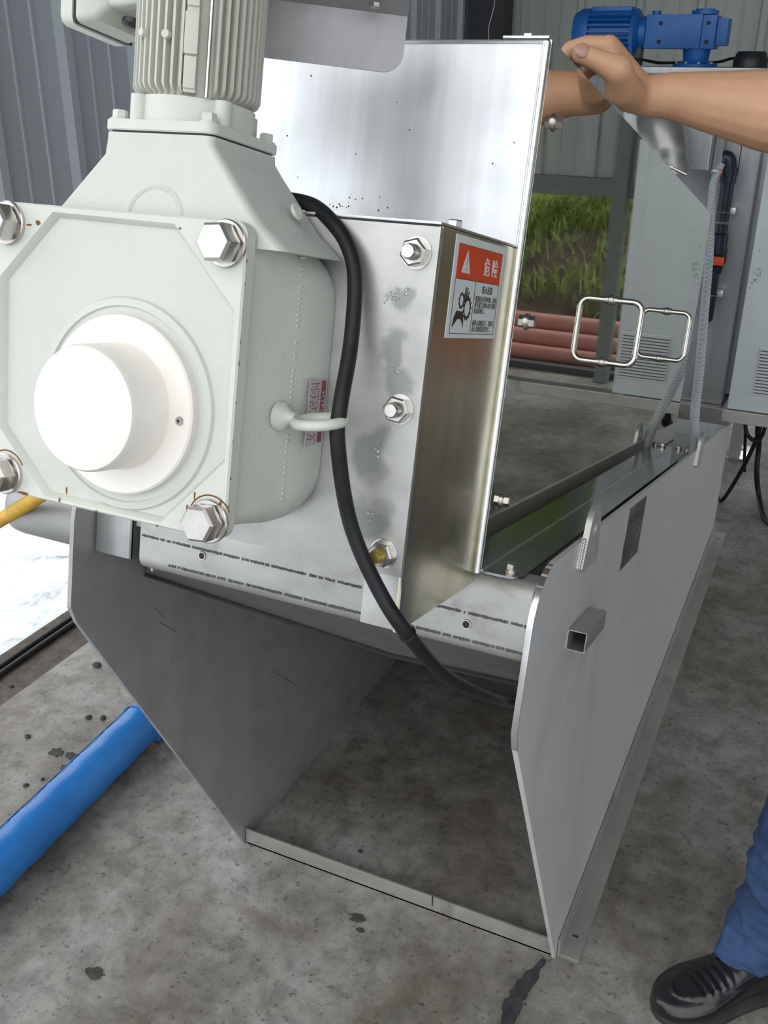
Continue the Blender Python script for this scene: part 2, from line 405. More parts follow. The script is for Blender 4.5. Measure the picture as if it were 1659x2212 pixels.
def sheet(name, mat, p0, p1, z0, z1, nrm, period, phase, length):
    """profiled wall sheet: trapezoid ribs proud of the pan, two shallow beads between"""
    prof = []
    s = phase - period*math.ceil(phase/period)
    xs = []
    while s < length+period:
        for off, d in ((0, 0), (0.008, 0.020), (0.030, 0.020), (0.038, 0), (0.10, 0), (0.103, 0.003), (0.109, 0.003), (0.112, 0), (0.165, 0), (0.168, 0.003), (0.174, 0.003), (0.177, 0)):
            xs.append((s+off, d))
        s += period
    xs = [(0, 0)] + [q for q in xs if 0 < q[0] < length] + [(length, 0)]
    mb = MB(); p0 = Vector(p0); d = (Vector(p1)-p0).normalized(); nn = Vector(nrm)
    rings = []
    for s_, h in xs:
        b0 = p0+d*s_+nn*h; b1 = p0+d*s_-nn*0.01
        rings.append([Vector((b0.x, b0.y, z0)), Vector((b0.x, b0.y, z1)), Vector((b1.x, b1.y, z1)), Vector((b1.x, b1.y, z0))])
    mb.rings(rings)
    return struct(mb.build(name, mat, smooth=0))
H_ = 3.3
sheet('wall_left', 'wall_sheet', (-1.6, 0.9, 0), (-1.6, 4.26, 0), 0.78, H_, (1, 0, 0), 0.2325, 4.12-0.9-0.019, 3.36)
sheet('wall_back', 'wall_sheet_green', (-1.6, 4.3, 0), (4.5, 4.3, 0), 0.78, H_, (0, -1, 0), 0.2325, 1.6-0.70, 6.1)
sheet('wall_right', 'wall_sheet_green', (4.5, -3.0, 0), (4.5, 4.3, 0), 1.30, H_, (-1, 0, 0), 0.2325, 0.1, 7.3)  # unseen wall, foot raised to let in more light from the right
struct(MB().box(-1.9, 4.8, -0.6, 4.6, H_, H_+0.05).build('ceiling', 'column_paint', smooth=0), 'roof over the shed')
struct(MB().box(0.0-1.6, 4.5, 4.262, 4.30, 0.78, 0.855, 0.004).build('trim_2', 'column_paint', smooth=0), 'steel rail along the foot of the back wall sheet')
struct(MB().box(-1.56, -1.42, 4.14, 4.26, 0, H_, 0.004).build('trim_3', 'wall_column', smooth=0), 'dark steel corner column')
struct(MB().box(0.31, 0.37, 4.20, 4.262, 0, H_, 0.004).build('trim_4', 'column_paint', smooth=0), 'grey steel column of the back wall')
struct(MB().box(-1.6, 4.5, 4.262, 4.31, -0.12, 0.03).build('trim_5', 'wall_column', smooth=0), 'dark plinth along the back edge of the floor')
# bank behind the back edge
bk = MB(); NX, NY = 70, 34; vv = {}
def bank_h(x, y):
    t_ = max(0, y-4.62)
    return 0.0 + 0.62*min(t_, 0.55) + 0.42*max(0, t_-0.55) + 0.035*math.sin(5*x+3*y)+0.03*math.sin(11*x-4*y)+0.02*math.sin(23*x+17*y) - 0.03
for i in range(NX+1):
    for j in range(NY+1):
        x = -3+8.5*i/NX; y = 4.31+5.5*(j/NY)**1.5
        vv[i, j] = bk.bm.verts.new((x, y, bank_h(x, y)+random.uniform(-0.012, 0.012)))
for i in range(NX):
    for j in range(NY): bk.bm.faces.new((vv[i, j], vv[i+1, j], vv[i+1, j+1], vv[i, j+1]))
struct(bk.build('ground', 'soil'), 'dark soil bank beyond the shed')
gr = MB()
for k in range(42000):
    x = random.uniform(-0.3, 1.9); y = 4.9+3.2*random.random()**1.3
    if y < 5.25+0.30*math.sin(3*x) and random.random() < 0.90: continue
    z = bank_h(x, y); h = random.uniform(0.05, 0.17); a = random.uniform(0, 2*PI); wv = 0.0042
    lean = random.uniform(0.02, 0.10); dx, dy = math.cos(a), math.sin(a)
    p = [Vector((x-dy*wv, y+dx*wv, z)), Vector((x+dy*wv, y-dx*wv, z)), Vector((x+dx*lean*0.4+dy*wv*0.7, y+dy*lean*0.4-dx*wv*0.7, z+h*0.6)),
         Vector((x+dx*lean*0.4-dy*wv*0.7, y+dy*lean*0.4+dx*wv*0.7, z+h*0.6)), Vector((x+dx*lean, y+dy*lean, z+h*0.9))]
    q = [gr.bm.verts.new(v_) for v_ in p]
    gr.bm.faces.new((q[0], q[1], q[2], q[3])); gr.bm.faces.new((q[3], q[2], q[4]))
grass = gr.build('grass', 'grass_blade', smooth=0)
tag(grass, 'green grass growing on the bank, seen mirrored in the steel cover', 'grass', kind='stuff')
for (y, z, r_, lab) in ((4.37, 0.05, 0.036, 'front one of the pinkish pipes lying along the back edge'), (4.45, 0.10, 0.042, 'thick middle one of the pinkish pipes lying behind the back edge'), (4.54, 0.155, 0.042, 'rearmost pinkish pipe lying against the soil bank')):
    p = MB().lathe([(r_*0.85, 0.01), (r_*0.85, 0), (r_, 0), (r_, 3.0), (r_*0.85, 3.0), (r_*0.85, 2.99)], (-0.35, y, z), (1, 0, 0), 24).build('pipe', 'pink_pipe')
    tag(p, lab, 'pipe', 'pinkish pipes by the bank')

st_ = MB().tube([(-1.385, 3.95, H_), (-1.388, 3.95, 2.2), (-1.392, 3.95, 1.70), (-1.3926, 3.95, 1.486), (-1.405, 3.95, 1.438), (-1.412, 3.95, 1.411), (-1.409, 3.95, 1.381), (-1.406, 3.95, 1.25)], 0.0016, 6).build('string', 'label_white')
tag(st_, 'thin pale string hanging in front of the dark corner column', 'string')

# ================================================================ the screw press
XR, XL = -0.217, -0.800
press = thing('screw_press', 'stainless steel sludge screw press with inclined hood on a two-plate stand', 'machine', Matrix.Translation((-0.51, 1.13, 0)))
def arc(cx, cz, r_, a0, a1, n=6): return [(cx+r_*math.cos(R(a0+(a1-a0)*k/n)), cz+r_*math.sin(R(a0+(a1-a0)*k/n))) for k in range(n+1)]
side_pts = [(1.128, 0.0), (0.800, 0.648)] + [MW(0.612, 0.842)] + [MW(*q) for q in arc(0.672, 0.953, 0.060, 180, 90)] + [MW(2.655, 1.013), (2.815, 0.0)]
def side_plate(x0, x1, lab):
    return MB().prism(side_pts, 'x', x0, x1).build('side_plate', 'plate_steel' if x1 > -0.5 else 'dark_steel', press, W, label=lab, smooth=0)  # left plate takes a darker steel, its shade put into the colour
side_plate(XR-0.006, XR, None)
side_plate(XL-0.006, XL, 'left side plate with its shade in the steel colour')
# bright cut edge of the right plate's front
ep = [(0.8, 0.648), MW(0.612, 0.842)] + [MW(*q) for q in arc(0.672, 0.953, 0.060, 180, 100)]
mb = MB(); mb.rings([[Vector((XR-0.0062, y-0.0006, z)), Vector((XR+0.0002, y-0.0006, z)), Vector((XR+0.0002, y+0.001, z+0.0)), Vector((XR-0.0062, y+0.001, z))] for y, z in ep])
mb.build('plate_edge', 'edge_steel', press, W, label='bright cut edge of the right side plate')
for P_ in ([(0.951, 0.591), (0.966, 0.568), (0.958, 0.562), (0.980, 0.540), (0.996, 0.524), (0.989, 0.513), (0.972, 0.479)], [(1.25, 0.30), (1.33, 0.22)]):
    MB().tube([(-0.8000, y, z) for y, z in P_], 0.0006, 5).build('scratch', 'under_steel', press, W)
# base angles
def angle(name, flange, lip, holes, lab=None):
    return None
for (xa, xb, xl0, xl1, lab) in ((XR, -0.181, XR+0.001, XR+0.005, None), (-0.836, XL-0.006, XL-0.011, XL-0.007, None)):
    m_ = MB(); xm = (xa+xb)/2
    # flange with two round bolt holes, built as a strip with ring-shaped hole pieces
    ys = [1.136, 1.170, 1.194, 2.788, 2.812, 2.850]
    m_.box(xa, xb, ys[0], ys[1], 0, 0.004); m_.box(xa, xb, ys[2], ys[3], 0, 0.004); m_.box(xa, xb, ys[4], ys[5], 0, 0.004)
    for yc in (1.182, 2.80):
        oc = rsq(xm, yc, (xb-xa)/2, 0.012, 0.0001, 8)
        ang = [math.atan2(q[1]-yc, q[0]-xm) for q in oc]
        ic = [(xm+0.0055*math.cos(a), yc+0.0055*math.sin(a)) for a in ang]
        m_.rings([[Vector((*q, 0)) for q in oc], [Vector((*q, 0)) for q in ic], [Vector((*q, 0.004)) for q in ic], [Vector((*q, 0.004)) for q in oc]], False, True)
        MB().lathe([(0.0054, 0), (0.0054, 0.0008)], (xm, yc, 0.0001), (0, 0, 1), 16).build('bolt_hole', 'dark_void', press, W)
    m_.box(xl0, xl1, 1.132, 2.850, 0, 0.036, 0.0008)
    m_.build('base_angle', 'bar_steel', press, W)
for (x0, x1) in ((-0.796, -0.500), (-0.499, -0.224)):
    pass
mb = MB(); mb.box(-0.797, -0.224, 1.130, 1.134, 0, 0.034, 0.0008); mb.box(-0.797, -0.224, 1.130, 1.150, 0, 0.004)
mb.build('front_bar', 'bar_steel', press, W)
MB().box(-0.4315, -0.4295, 1.1292, 1.131, 0.014, 0.0345).build('bar_joint', 'dark_void', press, W)
MB().box(-0.797, -0.224, 2.80, 2.806, 0, 0.05).build('rear_bar', 'bar_steel', press, W)
yb_, zb_ = MW(2.62, 0.90)
MB().box(-0.797, -0.224, 2.796, 2.800, 0.05, 0.30).build('rear_shade_plate', 'dark_steel', press, W)  # unseen panel added to keep the inside of the stand dark
# channel (front cross member) with rounded bends
prof = [(2.60, 0.998), (0.634, 0.998)] + arc(0.634, 0.982, 0.016, 90, 180, 5)[1:] + arc(0.630, 0.925, 0.012, 180, 270, 5) + [(0.72, 0.905), (0.72, 0.908), (0.632, 0.9155)] + arc(0.632, 0.927, 0.0115, 270, 180, 5)[1:] + arc(0.634, 0.982, 0.013, 180, 90, 5) + [(2.60, 0.995)]
front = [(0.660, 0.998), (0.634, 0.998)] + arc(0.634, 0.982, 0.018, 90, 180, 5)[1:] + arc(0.632, 0.929, 0.016, 180, 270, 5) + [(0.70, 0.911), (0.70, 0.914)] + arc(0.632, 0.931, 0.013, 270, 180, 4)[1:] + arc(0.634, 0.980, 0.015, 180, 90, 4) + [(0.660, 0.995)]
MB().prism(front, 'x', -0.703, XR-0.006).build('front_channel', 'trough_steel', press, F)
# pencil-like weld tick lines
mb = MB()
for zl, xa, xb, dens in ((0.9435+0.012, -0.70, -0.224, 1), (0.9235+0.003, -0.66, -0.224, 1)):
    x = xa
    while x < xb:
        L = random.uniform(0.0006, 0.003)
        if random.random() < 0.85: mb.box(x, x+L, 0.6150, 0.6162, zl-0.0013+random.uniform(-.0004, .0004), zl+0.0013+random.uniform(-.0004, .0004))
        x += L+random.uniform(0.0001, 0.0009)
o = mb.build('pencil_mark', 'pencil', press, F, smooth=0); o['kind'] = 'stuff'
for x, z in ((-0.614, 0.948), (-0.287, 0.943)):
    MB().torus((x, 0.6155, z), (0, 1, 0), 0.0045, 0.001, 16, 6).build('drain_hole', 'bolt_steel', press, F)
    MB().lathe([(0.0042, 0), (0.0042, 0.0006)], (x, 0.6152, z), (0, 1, 0), 16).build('drain_hole', 'dark_void', press, F)
# V trough underneath
vpts = [(-0.700, 0.910), (-0.381, 0.874), (-0.224, 0.886), (-0.224, 0.912), (-0.700, 0.914)]
mb = MB()
vr = [[(-0.703, 0.640, 0.911), (-0.418, 0.640, 0.911), (-0.224, 0.640, 0.911)], [(-0.798, 0.757, 0.8565), (-0.418, 0.757, 0.834), (-0.224, 0.757, 0.842)], [(-0.798, 2.60, 0.8565), (-0.418, 2.60, 0.834), (-0.224, 2.60, 0.842)]]
mb.rings([[Vector(q) for q in row]+[Vector(q)+Vector((0, 0, 0.004)) for q in row[::-1]] for row in vr])
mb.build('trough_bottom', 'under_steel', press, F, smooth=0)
MB().tube([(-0.797, 0.756, 0.8545), (-0.418, 0.756, 0.832), (-0.224, 0.756, 0.840)], 0.0035, 6).build('trough_shadow_line', 'dark_void', press, F)  # dark tube laid in for the shadow line under the trough
MB().box(-0.797, -0.224, 2.600, 2.604, 0.60, 1.010).build('end_plate', 'tank_steel', press, F, smooth=0)
MB().box(-0.703, -0.700, 0.640, 2.60, 0.905, 0.985).build('trough_wall', 'dark_steel', press, F, smooth=0)
MB().box(-0.703, -0.23, 1.965, 2.60, 0.968, 0.971).build('rear_pan', 'tank_steel', press, F, smooth=0)
# hood
hp = MB().box(-0.740, -0.283, 0.6150, 0.6185, 1.001, 1.503, 0.0008).build('hood_front', 'hood_steel', press, F)
mb = MB()   # rolled rim at the right edge
mb.tube([(-0.2835, 0.6155, 1.000), (-0.2835, 0.6155, 1.502)], 0.0040, 10)
mb.tube([(-0.2835, 0.6155, 1.502), (-0.735, 0.6155, 1.502)], 0.0022, 8)
mb.build('hood_rim', 'edge_steel', press, F, label='bright rolled rim of the hood')
MB().box(-0.325, -0.281, 0.612, 0.640, 1.5045, 1.5065, 0.0004).build('hood_tab', 'edge_steel', press, F)
MB().box(-0.305, -0.298, 0.612, 0.620, 1.5065, 1.5085, 0.0004).build('tab_rivet', 'edge_steel', press, F)
cover = MB().box(-0.2825, -0.280, 0.6195, 1.960, 1.0005, 1.505, 0.0004).build('side_cover', 'mirror_steel', press, F, label='mirror-polished side cover', smooth=0)
fl_pts = [(-0.2805, 0.622), (-0.258, 0.622)] + arc(-0.2575, 0.640, 0.018, 270, 360, 5) + [(-0.2395, 1.955), (-0.2805, 1.955)]
MB().prism(fl_pts, 'z', 0.9985, 1.0010).build('cover_flange', 'pan_steel', press, F, label='dark shiny bottom flange of the side cover', smooth=0)
MB().box(-0.2799, -0.2790, 0.622, 1.955, 1.0010, 1.0022).build('fold_line', 'edge_steel', press, F)
MB().box(-0.740, -0.7375, 0.6195, 1.960, 1.0, 1.505, 0.0004).build('left_cover', 'plate_steel', press, F, smooth=0)
rs = random.Random(21); mb = MB()          # dried specks on the hood front
for k in range(26):
    if k < 16: x, z = -0.47+rs.gauss(0, 0.022), 1.345+abs(rs.gauss(0, 0.008))
    else: x, z = rs.uniform(-0.58, -0.30), rs.uniform(1.35, 1.48)
    q_ = rs.uniform(0.0004, 0.0011); mb.lathe([(q_, 0), (q_*0.6, 0.0003)], (x, 0.6150, z), (0, -1, 0), 7)
o = mb.build('dirt_speck', 'mud', press, F, smooth=0); o['kind'] = 'stuff'
def small_bolt(o_, ax, par=press, r_=0.0058, fr=F, mat='bolt_steel'):
    a = Vector(ax); o_ = Vector(o_); mb_ = MB()
    mb_.lathe([(r_*1.45, 0), (r_*1.45, 0.0015)], o_, a, 18); mb_.lathe([(r_*1.15, 0.0015), (r_*1.2, 0.003)], o_, a, 18)
    mb_.hexhead(o_+a*0.003, a, r_*1.08, 0.0055, random.uniform(0, 1))
    return mb_.build('hood_bolt', mat, par, fr)
for z in (1.442, 1.253, 1.069): small_bolt((-0.280, 0.662, z), (1, 0, 0))
small_bolt((-0.256, 0.645, 1.001), (0, 0, 1)); small_bolt((-0.262, 1.93, 1.001), (0, 0, 1)); small_bolt((-0.245, 1.94, 1.001), (0, 0, 1))
def handle(ym, z0, z1, out=0.042, r_=0.0042):
    rr = 0.012; pts = [(-0.280, ym, z1)] + [(-0.280+out-rr+rr*math.sin(a), ym, z1-rr+rr*math.cos(a)) for a in [R(15*k) for k in range(7)]] \
        + [(-0.280+out-rr+rr*math.cos(a), ym, z0+rr-rr*math.sin(a)) for a in [R(15*k) for k in range(7)]] + [(-0.280, ym, z0)]
    mb_ = MB().tube(pts, r_, 12)
    h = mb_.build('handle', 'rod_steel', press, F)
    for z in (z0, z1):
        MB().lathe([(r_*1.7, 0), (r_*1.7, 0.003), (r_*1.4, 0.004), (r_*1.4, 0.008)], (-0.280, ym, z), (1, 0, 0), 16).build('ferrule', 'bolt_steel', h, F)
handle(1.056, 1.206, 1.290); handle(1.552, 1.205, 1.290)
# bearing box
MB().box(-0.6000, -0.286, 0.4160, 0.4205, 1.038, 1.319, 0.0012).build('bearing_plate', 'bearing_steel', press, F)
MB().box(-0.2900, -0.286, 0.4215, 0.6150, 0.9880, 1.320, 0.0012).build('box_side', 'side_steel', press, F, label='right side of the bearing box with its olive reflection painted in')
MB().box(-0.6040, -0.600, 0.4215, 0.6150, 1.0400, 1.320, 0.0012).build('box_side', 'side_steel', press, F)
MB().box(-0.6040, -0.2855, 0.4145, 0.6150, 1.3205, 1.3225, 0.0005).build('box_top', 'hood_steel', press, F)
MB().box(-0.3210, -0.2895, 0.4215, 0.4250, 0.9900, 1.0400, 0.0008).build('box_foot', 'box_steel', press, F)
mb = MB().hexhead((-0.293, 0.462, 1.3226), (0, 0, 1), 0.0065, 0.006, 0.3); mb.build('top_bolt', 'bolt_steel', press, F)
for z, mt in ((1.298, 'bolt_steel'), (1.176, 'bolt_steel'), (1.056, 'yellow_chromate')):
    nt_ = MB(); nt_.lathe([(0.0125, 0), (0.0125, -0.0014)], (-0.3035, 0.4159, z), (0, 1, 0), 24)
    nt_.hexhead((-0.3035, 0.4145, z), (0, -1, 0), 0.0112, 0.0085, random.uniform(0, 1))
    n_ = nt_.build('nut', 'bolt_steel', press, F)
    st = MB()
    st.lathe([(0.0058, 0), (0.0058, 0.0165), (0.0050, 0.0178)], (-0.3035, 0.4145, z), (0, -1, 0), 18)
    for k in range(5): st.torus((-0.3035, 0.4145-0.0095-0.0013*k, z), (0, 1, 0), 0.0058, 0.0004, 18, 5)
    st.build('stud', mt, n_, F)
# weld splashes and heat stains on the bearing plate
def stain(name, mat, cx, cz, r_, sq, seed, par, y=0.4158):
    rnd = random.Random(seed); mb_ = MB(); pts = []
    ph = [rnd.uniform(0, 6.28) for _ in range(4)]
    for k in range(36):
        a = 2*PI*k/36; rr = r_*(1+0.18*math.sin(2*a+ph[0])+0.13*math.sin(3*a+ph[1])+0.07*math.sin(7*a+ph[2]))
        pts.append((cx+rr*math.cos(a), cz+rr*sq*math.sin(a)))
    mb_.prism(pts, 'y', y, y-0.0002); return mb_.build(name, mat, par, F)
mb = MB()
for cx, cz in ((-0.313, 1.268), (-0.322, 1.262), (-0.312, 1.207), (-0.318, 1.140), (-0.322, 1.083)):
    for k in range(9):
        mb.lathe([(0.0001, 0), (random.uniform(0.0006, 0.0013), 0.0002), (0.0003, 0.0007)], (cx+random.uniform(-.006, .006), 0.4158, cz+random.uniform(-.006, .006)), (0, -1, 0), 8)
o = mb.build('weld_spatter', 'box_steel', press, F); o['kind'] = 'stuff'
# lifting lugs
def lug(ym, x0, x1, base=0.978, top=1.052):
    c_ = top-0.028
    outer = [(ym+0.042, base), (ym+0.028, c_)] + arc(ym, c_, 0.028, 0, 180, 10)[1:] + [(ym-0.042, base)]
    # even outer loop sampled by rays from the hole centre
    def ray_hit(a):
        best = 1.0; d = (math.cos(a), math.sin(a)); o_ = (ym, c_)
        for i in range(len(outer)):
            p, q = outer[i], outer[(i+1) % len(outer)]; ex, ey = q[0]-p[0], q[1]-p[1]; den = d[0]*ey-d[1]*ex
            if abs(den) < 1e-12: continue
            t_ = ((p[0]-o_[0])*ey-(p[1]-o_[1])*ex)/den; u_ = ((p[0]-o_[0])*d[1]-(p[1]-o_[1])*d[0])/den
            if t_ > 0 and -1e-6 <= u_ <= 1+1e-6: best = min(best, t_)
        return (o_[0]+d[0]*best, o_[1]+d[1]*best)
    aa = [2*PI*k/48+0.01 for k in range(48)]; O_ = [ray_hit(a) for a in aa]; I_ = [(ym+0.0085*math.cos(a), c_+0.0085*math.sin(a)) for a in aa]
    mb_ = MB(); mb_.rings([[Vector((x0, *q)) for q in O_], [Vector((x0, *q)) for q in I_], [Vector((x1, *q)) for q in I_], [Vector((x1, *q)) for q in O_]], False, True)
    return mb_.build('lifting_lug', 'lug_steel', press, F)
lug(0.822, XR, XR+0.007); lug(1.885, XR, XR+0.007); lug(0.822, XL-0.013, XL-0.006); lug(1.885, XL-0.013, XL-0.006)
mb = MB()
for k in range(9): mb.lathe([(0.0005, -0.002), (0.002, 0), (0.0005, 0.002)], (XR+0.004, 0.7795+0.0006*k, 0.983+0.0042*k), (0.3, -1, 0.2), 8)
mb.build('weld_bead', 'edge_steel', press, F)
# square socket tube on the right plate
sq_o = rsq(-0.2055, 0.894, 0.0115, 0.0125, 0.002, 4); sq_i = rsq(-0.2055, 0.894, 0.0103, 0.0113, 0.001, 4)
MB().loop_ring(sq_o, sq_i, 0.790, 0.900).build('socket_tube', 'bar_steel', press, F, label='short open square tube on the right plate')
MB().box(-0.216, -0.195, 0.894, 0.8945, 0.883, 0.905).build('tube_inside', 'dark_steel', press, F)
# name plate on the right side plate
MB().box(XR, XR+0.001, 1.090, 1.236, 0.912, 1.004, 0.0003).build('name_plate', 'pan_steel', press, F, label='dark shiny name plate')
mb = MB()
for k in range(7): mb.box(XR+0.001, XR+0.0013, 1.105, random.uniform(1.17, 1.225), 0.925+0.010*k, 0.927+0.010*k)
o = mb.build('engraving', 'pencil', press, F, smooth=0); o['kind'] = 'stuff'
# hanging bracket under the gearbox side
mb = MB(); mb.box(-0.797, -0.742, 0.6500, 0.6540, 0.909, 1.010, 0.001); mb.box(-0.746, -0.742, 0.6500, 0.700, 0.909, 1.010, 0.001)
mb.build('hanging_bracket', 'tank_steel', press, F)
MB().box(-0.740, -0.655, 0.655, 0.700, 0.952, 1.000, 0.001).build('bracket_arm', 'dark_steel', press, F)
MB().lathe([(0.005, 0), (0.005, 0.0006)], (-0.765, 0.6496, 0.985), (0, 1, 0), 14).build('bolt_hole', 'dark_void', press, F)
# bent splash plate above the hood
a_ = Vector((-0.395, 0.552, 0)); b__ = Vector((-0.590, 0.4557, 0)); d_ = (b__-a_).normalized(); n_ = Vector((-d_.y, d_.x, 0))
def PP(s, z, off=0): q = a_+d_*s; return (q.x+n_.x*off, q.y+n_.y*off, z)
mb = MB(); Ls = (b__-a_).length
loop = [(0, 1.506), (0, 1.476)] + [(0.018-0.018*math.cos(R(a)), 1.476-0.018*math.sin(R(a))) for a in (15, 30, 45, 60, 75, 90)] + [(Ls, 1.458), (Ls, 1.506)]
mb.rings([[Vector(PP(s, z, 0)) for s, z in loop], [Vector(PP(s, z, 0.002)) for s, z in loop]])
mb.build('splash_plate', 'dark_steel', press, F)  # the plate's shadow and dark reflections are put into this darker steel
mb = MB(); q0 = [PP(0, 1.506, 0.002), PP(Ls, 1.506, 0.002), PP(Ls, 1.524, 0.05), PP(0, 1.524, 0.05)]
mb.rings([[Vector(p) for p in q0], [Vector(p)+Vector((0, 0, 0.002)) for p in q0]])
mb.build('splash_plate_top', 'dark_steel', press, F)
pq = Vector(PP(0.03, 1.509, 0.02)); MB().hexhead(pq+Vector((0, 0, 0)), (0, 0.1, -1), 0.005, 0.004).build('plate_bolt', 'bolt_steel', press, F)

# warning sign on the box side: u runs along (ym), v up (zm)
sg = MB().box(-0.286, -0.2855, 0.451, 0.580, 1.235, 1.3175).build('warning_sign', 'label_white', press, F, label='red and white Chinese danger label', smooth=0)
XS = -0.2855
u0, u1, v0, v1 = 0.4585, 0.5735, 1.2385, 1.3110
def LQ(pts, mat, name='print', dx=0.0002):
    mb_ = MB(); mb_.prism([(u, v) for u, v in pts], 'x', XS, XS+dx); return mb_.build(name, mat, sg, F, smooth=0)
def LR(a, b_, c, d, mat, name='print', dx=0.0002): return LQ([(a, c), (b_, c), (b_, d), (a, d)], mat, name, dx)
vm = 1.2835; um = 0.509
LR(u0, u1, vm, v1, 'label_red', 'header')
for q in ((u0, u1, v1-0.0004, v1), (u0, u1, vm-0.0004, vm+0.0001), (u0, u1, v0, v0+0.0005), (u0, u0+0.0005, v0, vm), (u1-0.0005, u1, v0, vm), (um, um+0.0005, v0, vm)): LR(*q, 'label_black', 'border', 0.0003)
LQ([(0.470, 1.2885), (0.491, 1.2885), (0.4805, 1.3068)], 'label_white', 'triangle', 0.0004)
LQ([(0.4797, 1.3020), (0.4813, 1.3020), (0.4809, 1.2945), (0.4801, 1.2945)], 'label_red', 'exclamation_mark', 0.0006)
LR(0.4798, 0.4812, 1.2908, 1.2926, 'label_red', 'exclamation_mark', 0.0006)
TX = Matrix(((0, 0, 1, 0), (1, 0, 0, 0), (0, 1, 0, 0), (0, 0, 0, 1)))      # text x -> ym, y -> zm, z -> +x
def LT(s, size, u, v, mat, sx_=1.0, ext=0.0001, par=None, align='LEFT'):
    return text(s, size, mat, par or sg, F @ Matrix.Translation((XS+0.0004, u, v)) @ TX, 'lettering', ext, align, sx_)
LT('危', 0.0165, 0.5260, 1.2905, 'label_white', 1.0, 0.0002); LT('险', 0.0165, 0.5470, 1.2905, 'label_white', 1.0, 0.0002)
LT('卷入注意', 0.0072, 0.5275, 1.2745, 'label_black')
for k, s in enumerate(('机器在运行的时候，请勿', '将手或工具伸入处于旋转', '状态的地方。', '', '被卷入的情况下，可能引', '起人员重伤甚至死亡。')):
    if s: LT(s, 0.0054, 0.5125, 1.2672-0.0052*k, 'label_black', 0.98, 0.00005)
def gear(cu, cv, r_, n_, squash=1.0):
    pts_o, pts_i = [], []
    for k in range(n_*4):
        a = 2*PI*k/(n_*4); rr = r_*(1.22 if k % 4 in (0, 1) else 1.0)
        pts_o.append((cu+rr*math.cos(a), cv+rr*math.sin(a))); pts_i.append((cu+r_*0.78*math.cos(a), cv+r_*0.78*math.sin(a)))
    mb_ = MB(); mb_.rings([[Vector((XS, *q)) for q in pts_o], [Vector((XS, *q)) for q in pts_i], [Vector((XS+0.0003, *q)) for q in pts_i], [Vector((XS+0.0003, *q)) for q in pts_o]], False, True)
    mb_.build('gear_symbol', 'label_black', sg, F, smooth=0)
gear(0.4790, 1.2660, 0.0058, 9); gear(0.4950, 1.2600, 0.0085, 13)
LQ([(0.4630, 1.2440), (0.4650, 1.2520), (0.4700, 1.2575), (0.4850, 1.2570), (0.4885, 1.2500), (0.4890, 1.2440), (0.4860, 1.2480), (0.4810, 1.2510), (0.4730, 1.2505), (0.4660, 1.2455)], 'label_black', 'hand_symbol', 0.00035)
for q in ([(0.483, 1.263), (0.4855, 1.263), (0.4885, 1.2775), (0.4865, 1.2775)], [(0.487, 1.266), (0.489, 1.266), (0.4925, 1.2765), (0.491, 1.2770)], [(0.4895, 1.2665), (0.4915, 1.2665), (0.4965, 1.2735), (0.495, 1.2740)]): LQ(q, 'label_black', 'finger_symbol', 0.00035)

# ================================================================ the gearmotor
gm = thing('gearmotor', 'cream painted right-angle gearmotor bolted to the front of the press', 'motor', F @ Matrix.Translation((-0.50, 0.42, 1.185)))
def G(mb_, name, mat, par=gm, **k): return mb_.build(name, mat, par, F, **k)
cx, cz = -0.5015, 1.1870
# housing: rounded square sections front to back
secs = [(0.3125, -0.5015, 0.1105, 0.1105, 0.012), (0.345, -0.5000, 0.1150, 0.1130, 0.018), (0.376, -0.5000, 0.1235, 0.1140, 0.030), (0.400, -0.500, 0.1300, 0.115, 0.040), (0.4155, -0.500, 0.130, 0.112, 0.045)]
mb = MB(); mb.rings([[Vector((x, y, z)) for x, z in rsq(c_, cz-(0.0 if y < 0.35 else 0.004), hx, hz, r_, 8)] for y, c_, hx, hz, r_ in secs])
housing = G(mb, 'housing', 'cream_paint')
mb = MB()
for k in range(46):
    z = 1.288-0.0043*k
    if random.random() < 0.85: mb.box(-0.3797, -0.3770-random.uniform(0, 0.0004), 0.3690, 0.3745+random.uniform(-.0012, .001), z, z+0.0016)
o = mb.build('casting_seam', 'cream_smooth', gm, F); o['kind'] = 'stuff'
# raised cover with octagon recess
octo = [(-0.561, 1.2985), (-0.447, 1.2975), (-0.3905, 1.241), (-0.3895, 1.131), (-0.444, 1.074), (-0.560, 1.074), (-0.6115, 1.125), (-0.6135, 1.245)]
def ray_poly(poly, cx_, cz_, a):
    best = 9; d = (math.cos(a), math.sin(a))
    for i in range(len(poly)):
        p, q = poly[i], poly[(i+1) % len(poly)]; ex, ey = q[0]-p[0], q[1]-p[1]; den = d[0]*ey-d[1]*ex
        if abs(den) < 1e-12: continue
        t_ = ((p[0]-cx_)*ey-(p[1]-cz_)*ex)/den; u_ = ((p[0]-cx_)*d[1]-(p[1]-cz_)*d[0])/den
        if t_ > 0 and -1e-6 <= u_ <= 1+1e-6: best = min(best, t_)
    return (cx_+d[0]*best, cz_+d[1]*best)
outer = rsq(cx, cz, 0.1165, 0.1165, 0.011, 10)
angs = sorted(set([round(math.atan2(q[1]-cz, q[0]-cx), 5) for q in outer] + [round(math.atan2(q[1]-cz, q[0]-cx), 5) for q in octo]))
O_ = [ray_poly(outer, cx, cz, a) for a in angs]; I_ = [ray_poly(octo, cx, cz, a) for a in angs]
def sc_(L, k): return [(cx+(x-cx)*k, cz+(z-cz)*k) for x, z in L]
mb = MB(); mb.rings([[Vector((x, y, z)) for x, z in L] for y, L in ((0.312, O_), (0.3015, O_), (0.300, sc_(O_, 0.988)), (0.300, sc_(I_, 1.0)), (0.3065, sc_(I_, 0.965)), (0.312, sc_(I_, 0.96)))], False, True)
G(mb, 'cover_rim', 'cream_smooth')
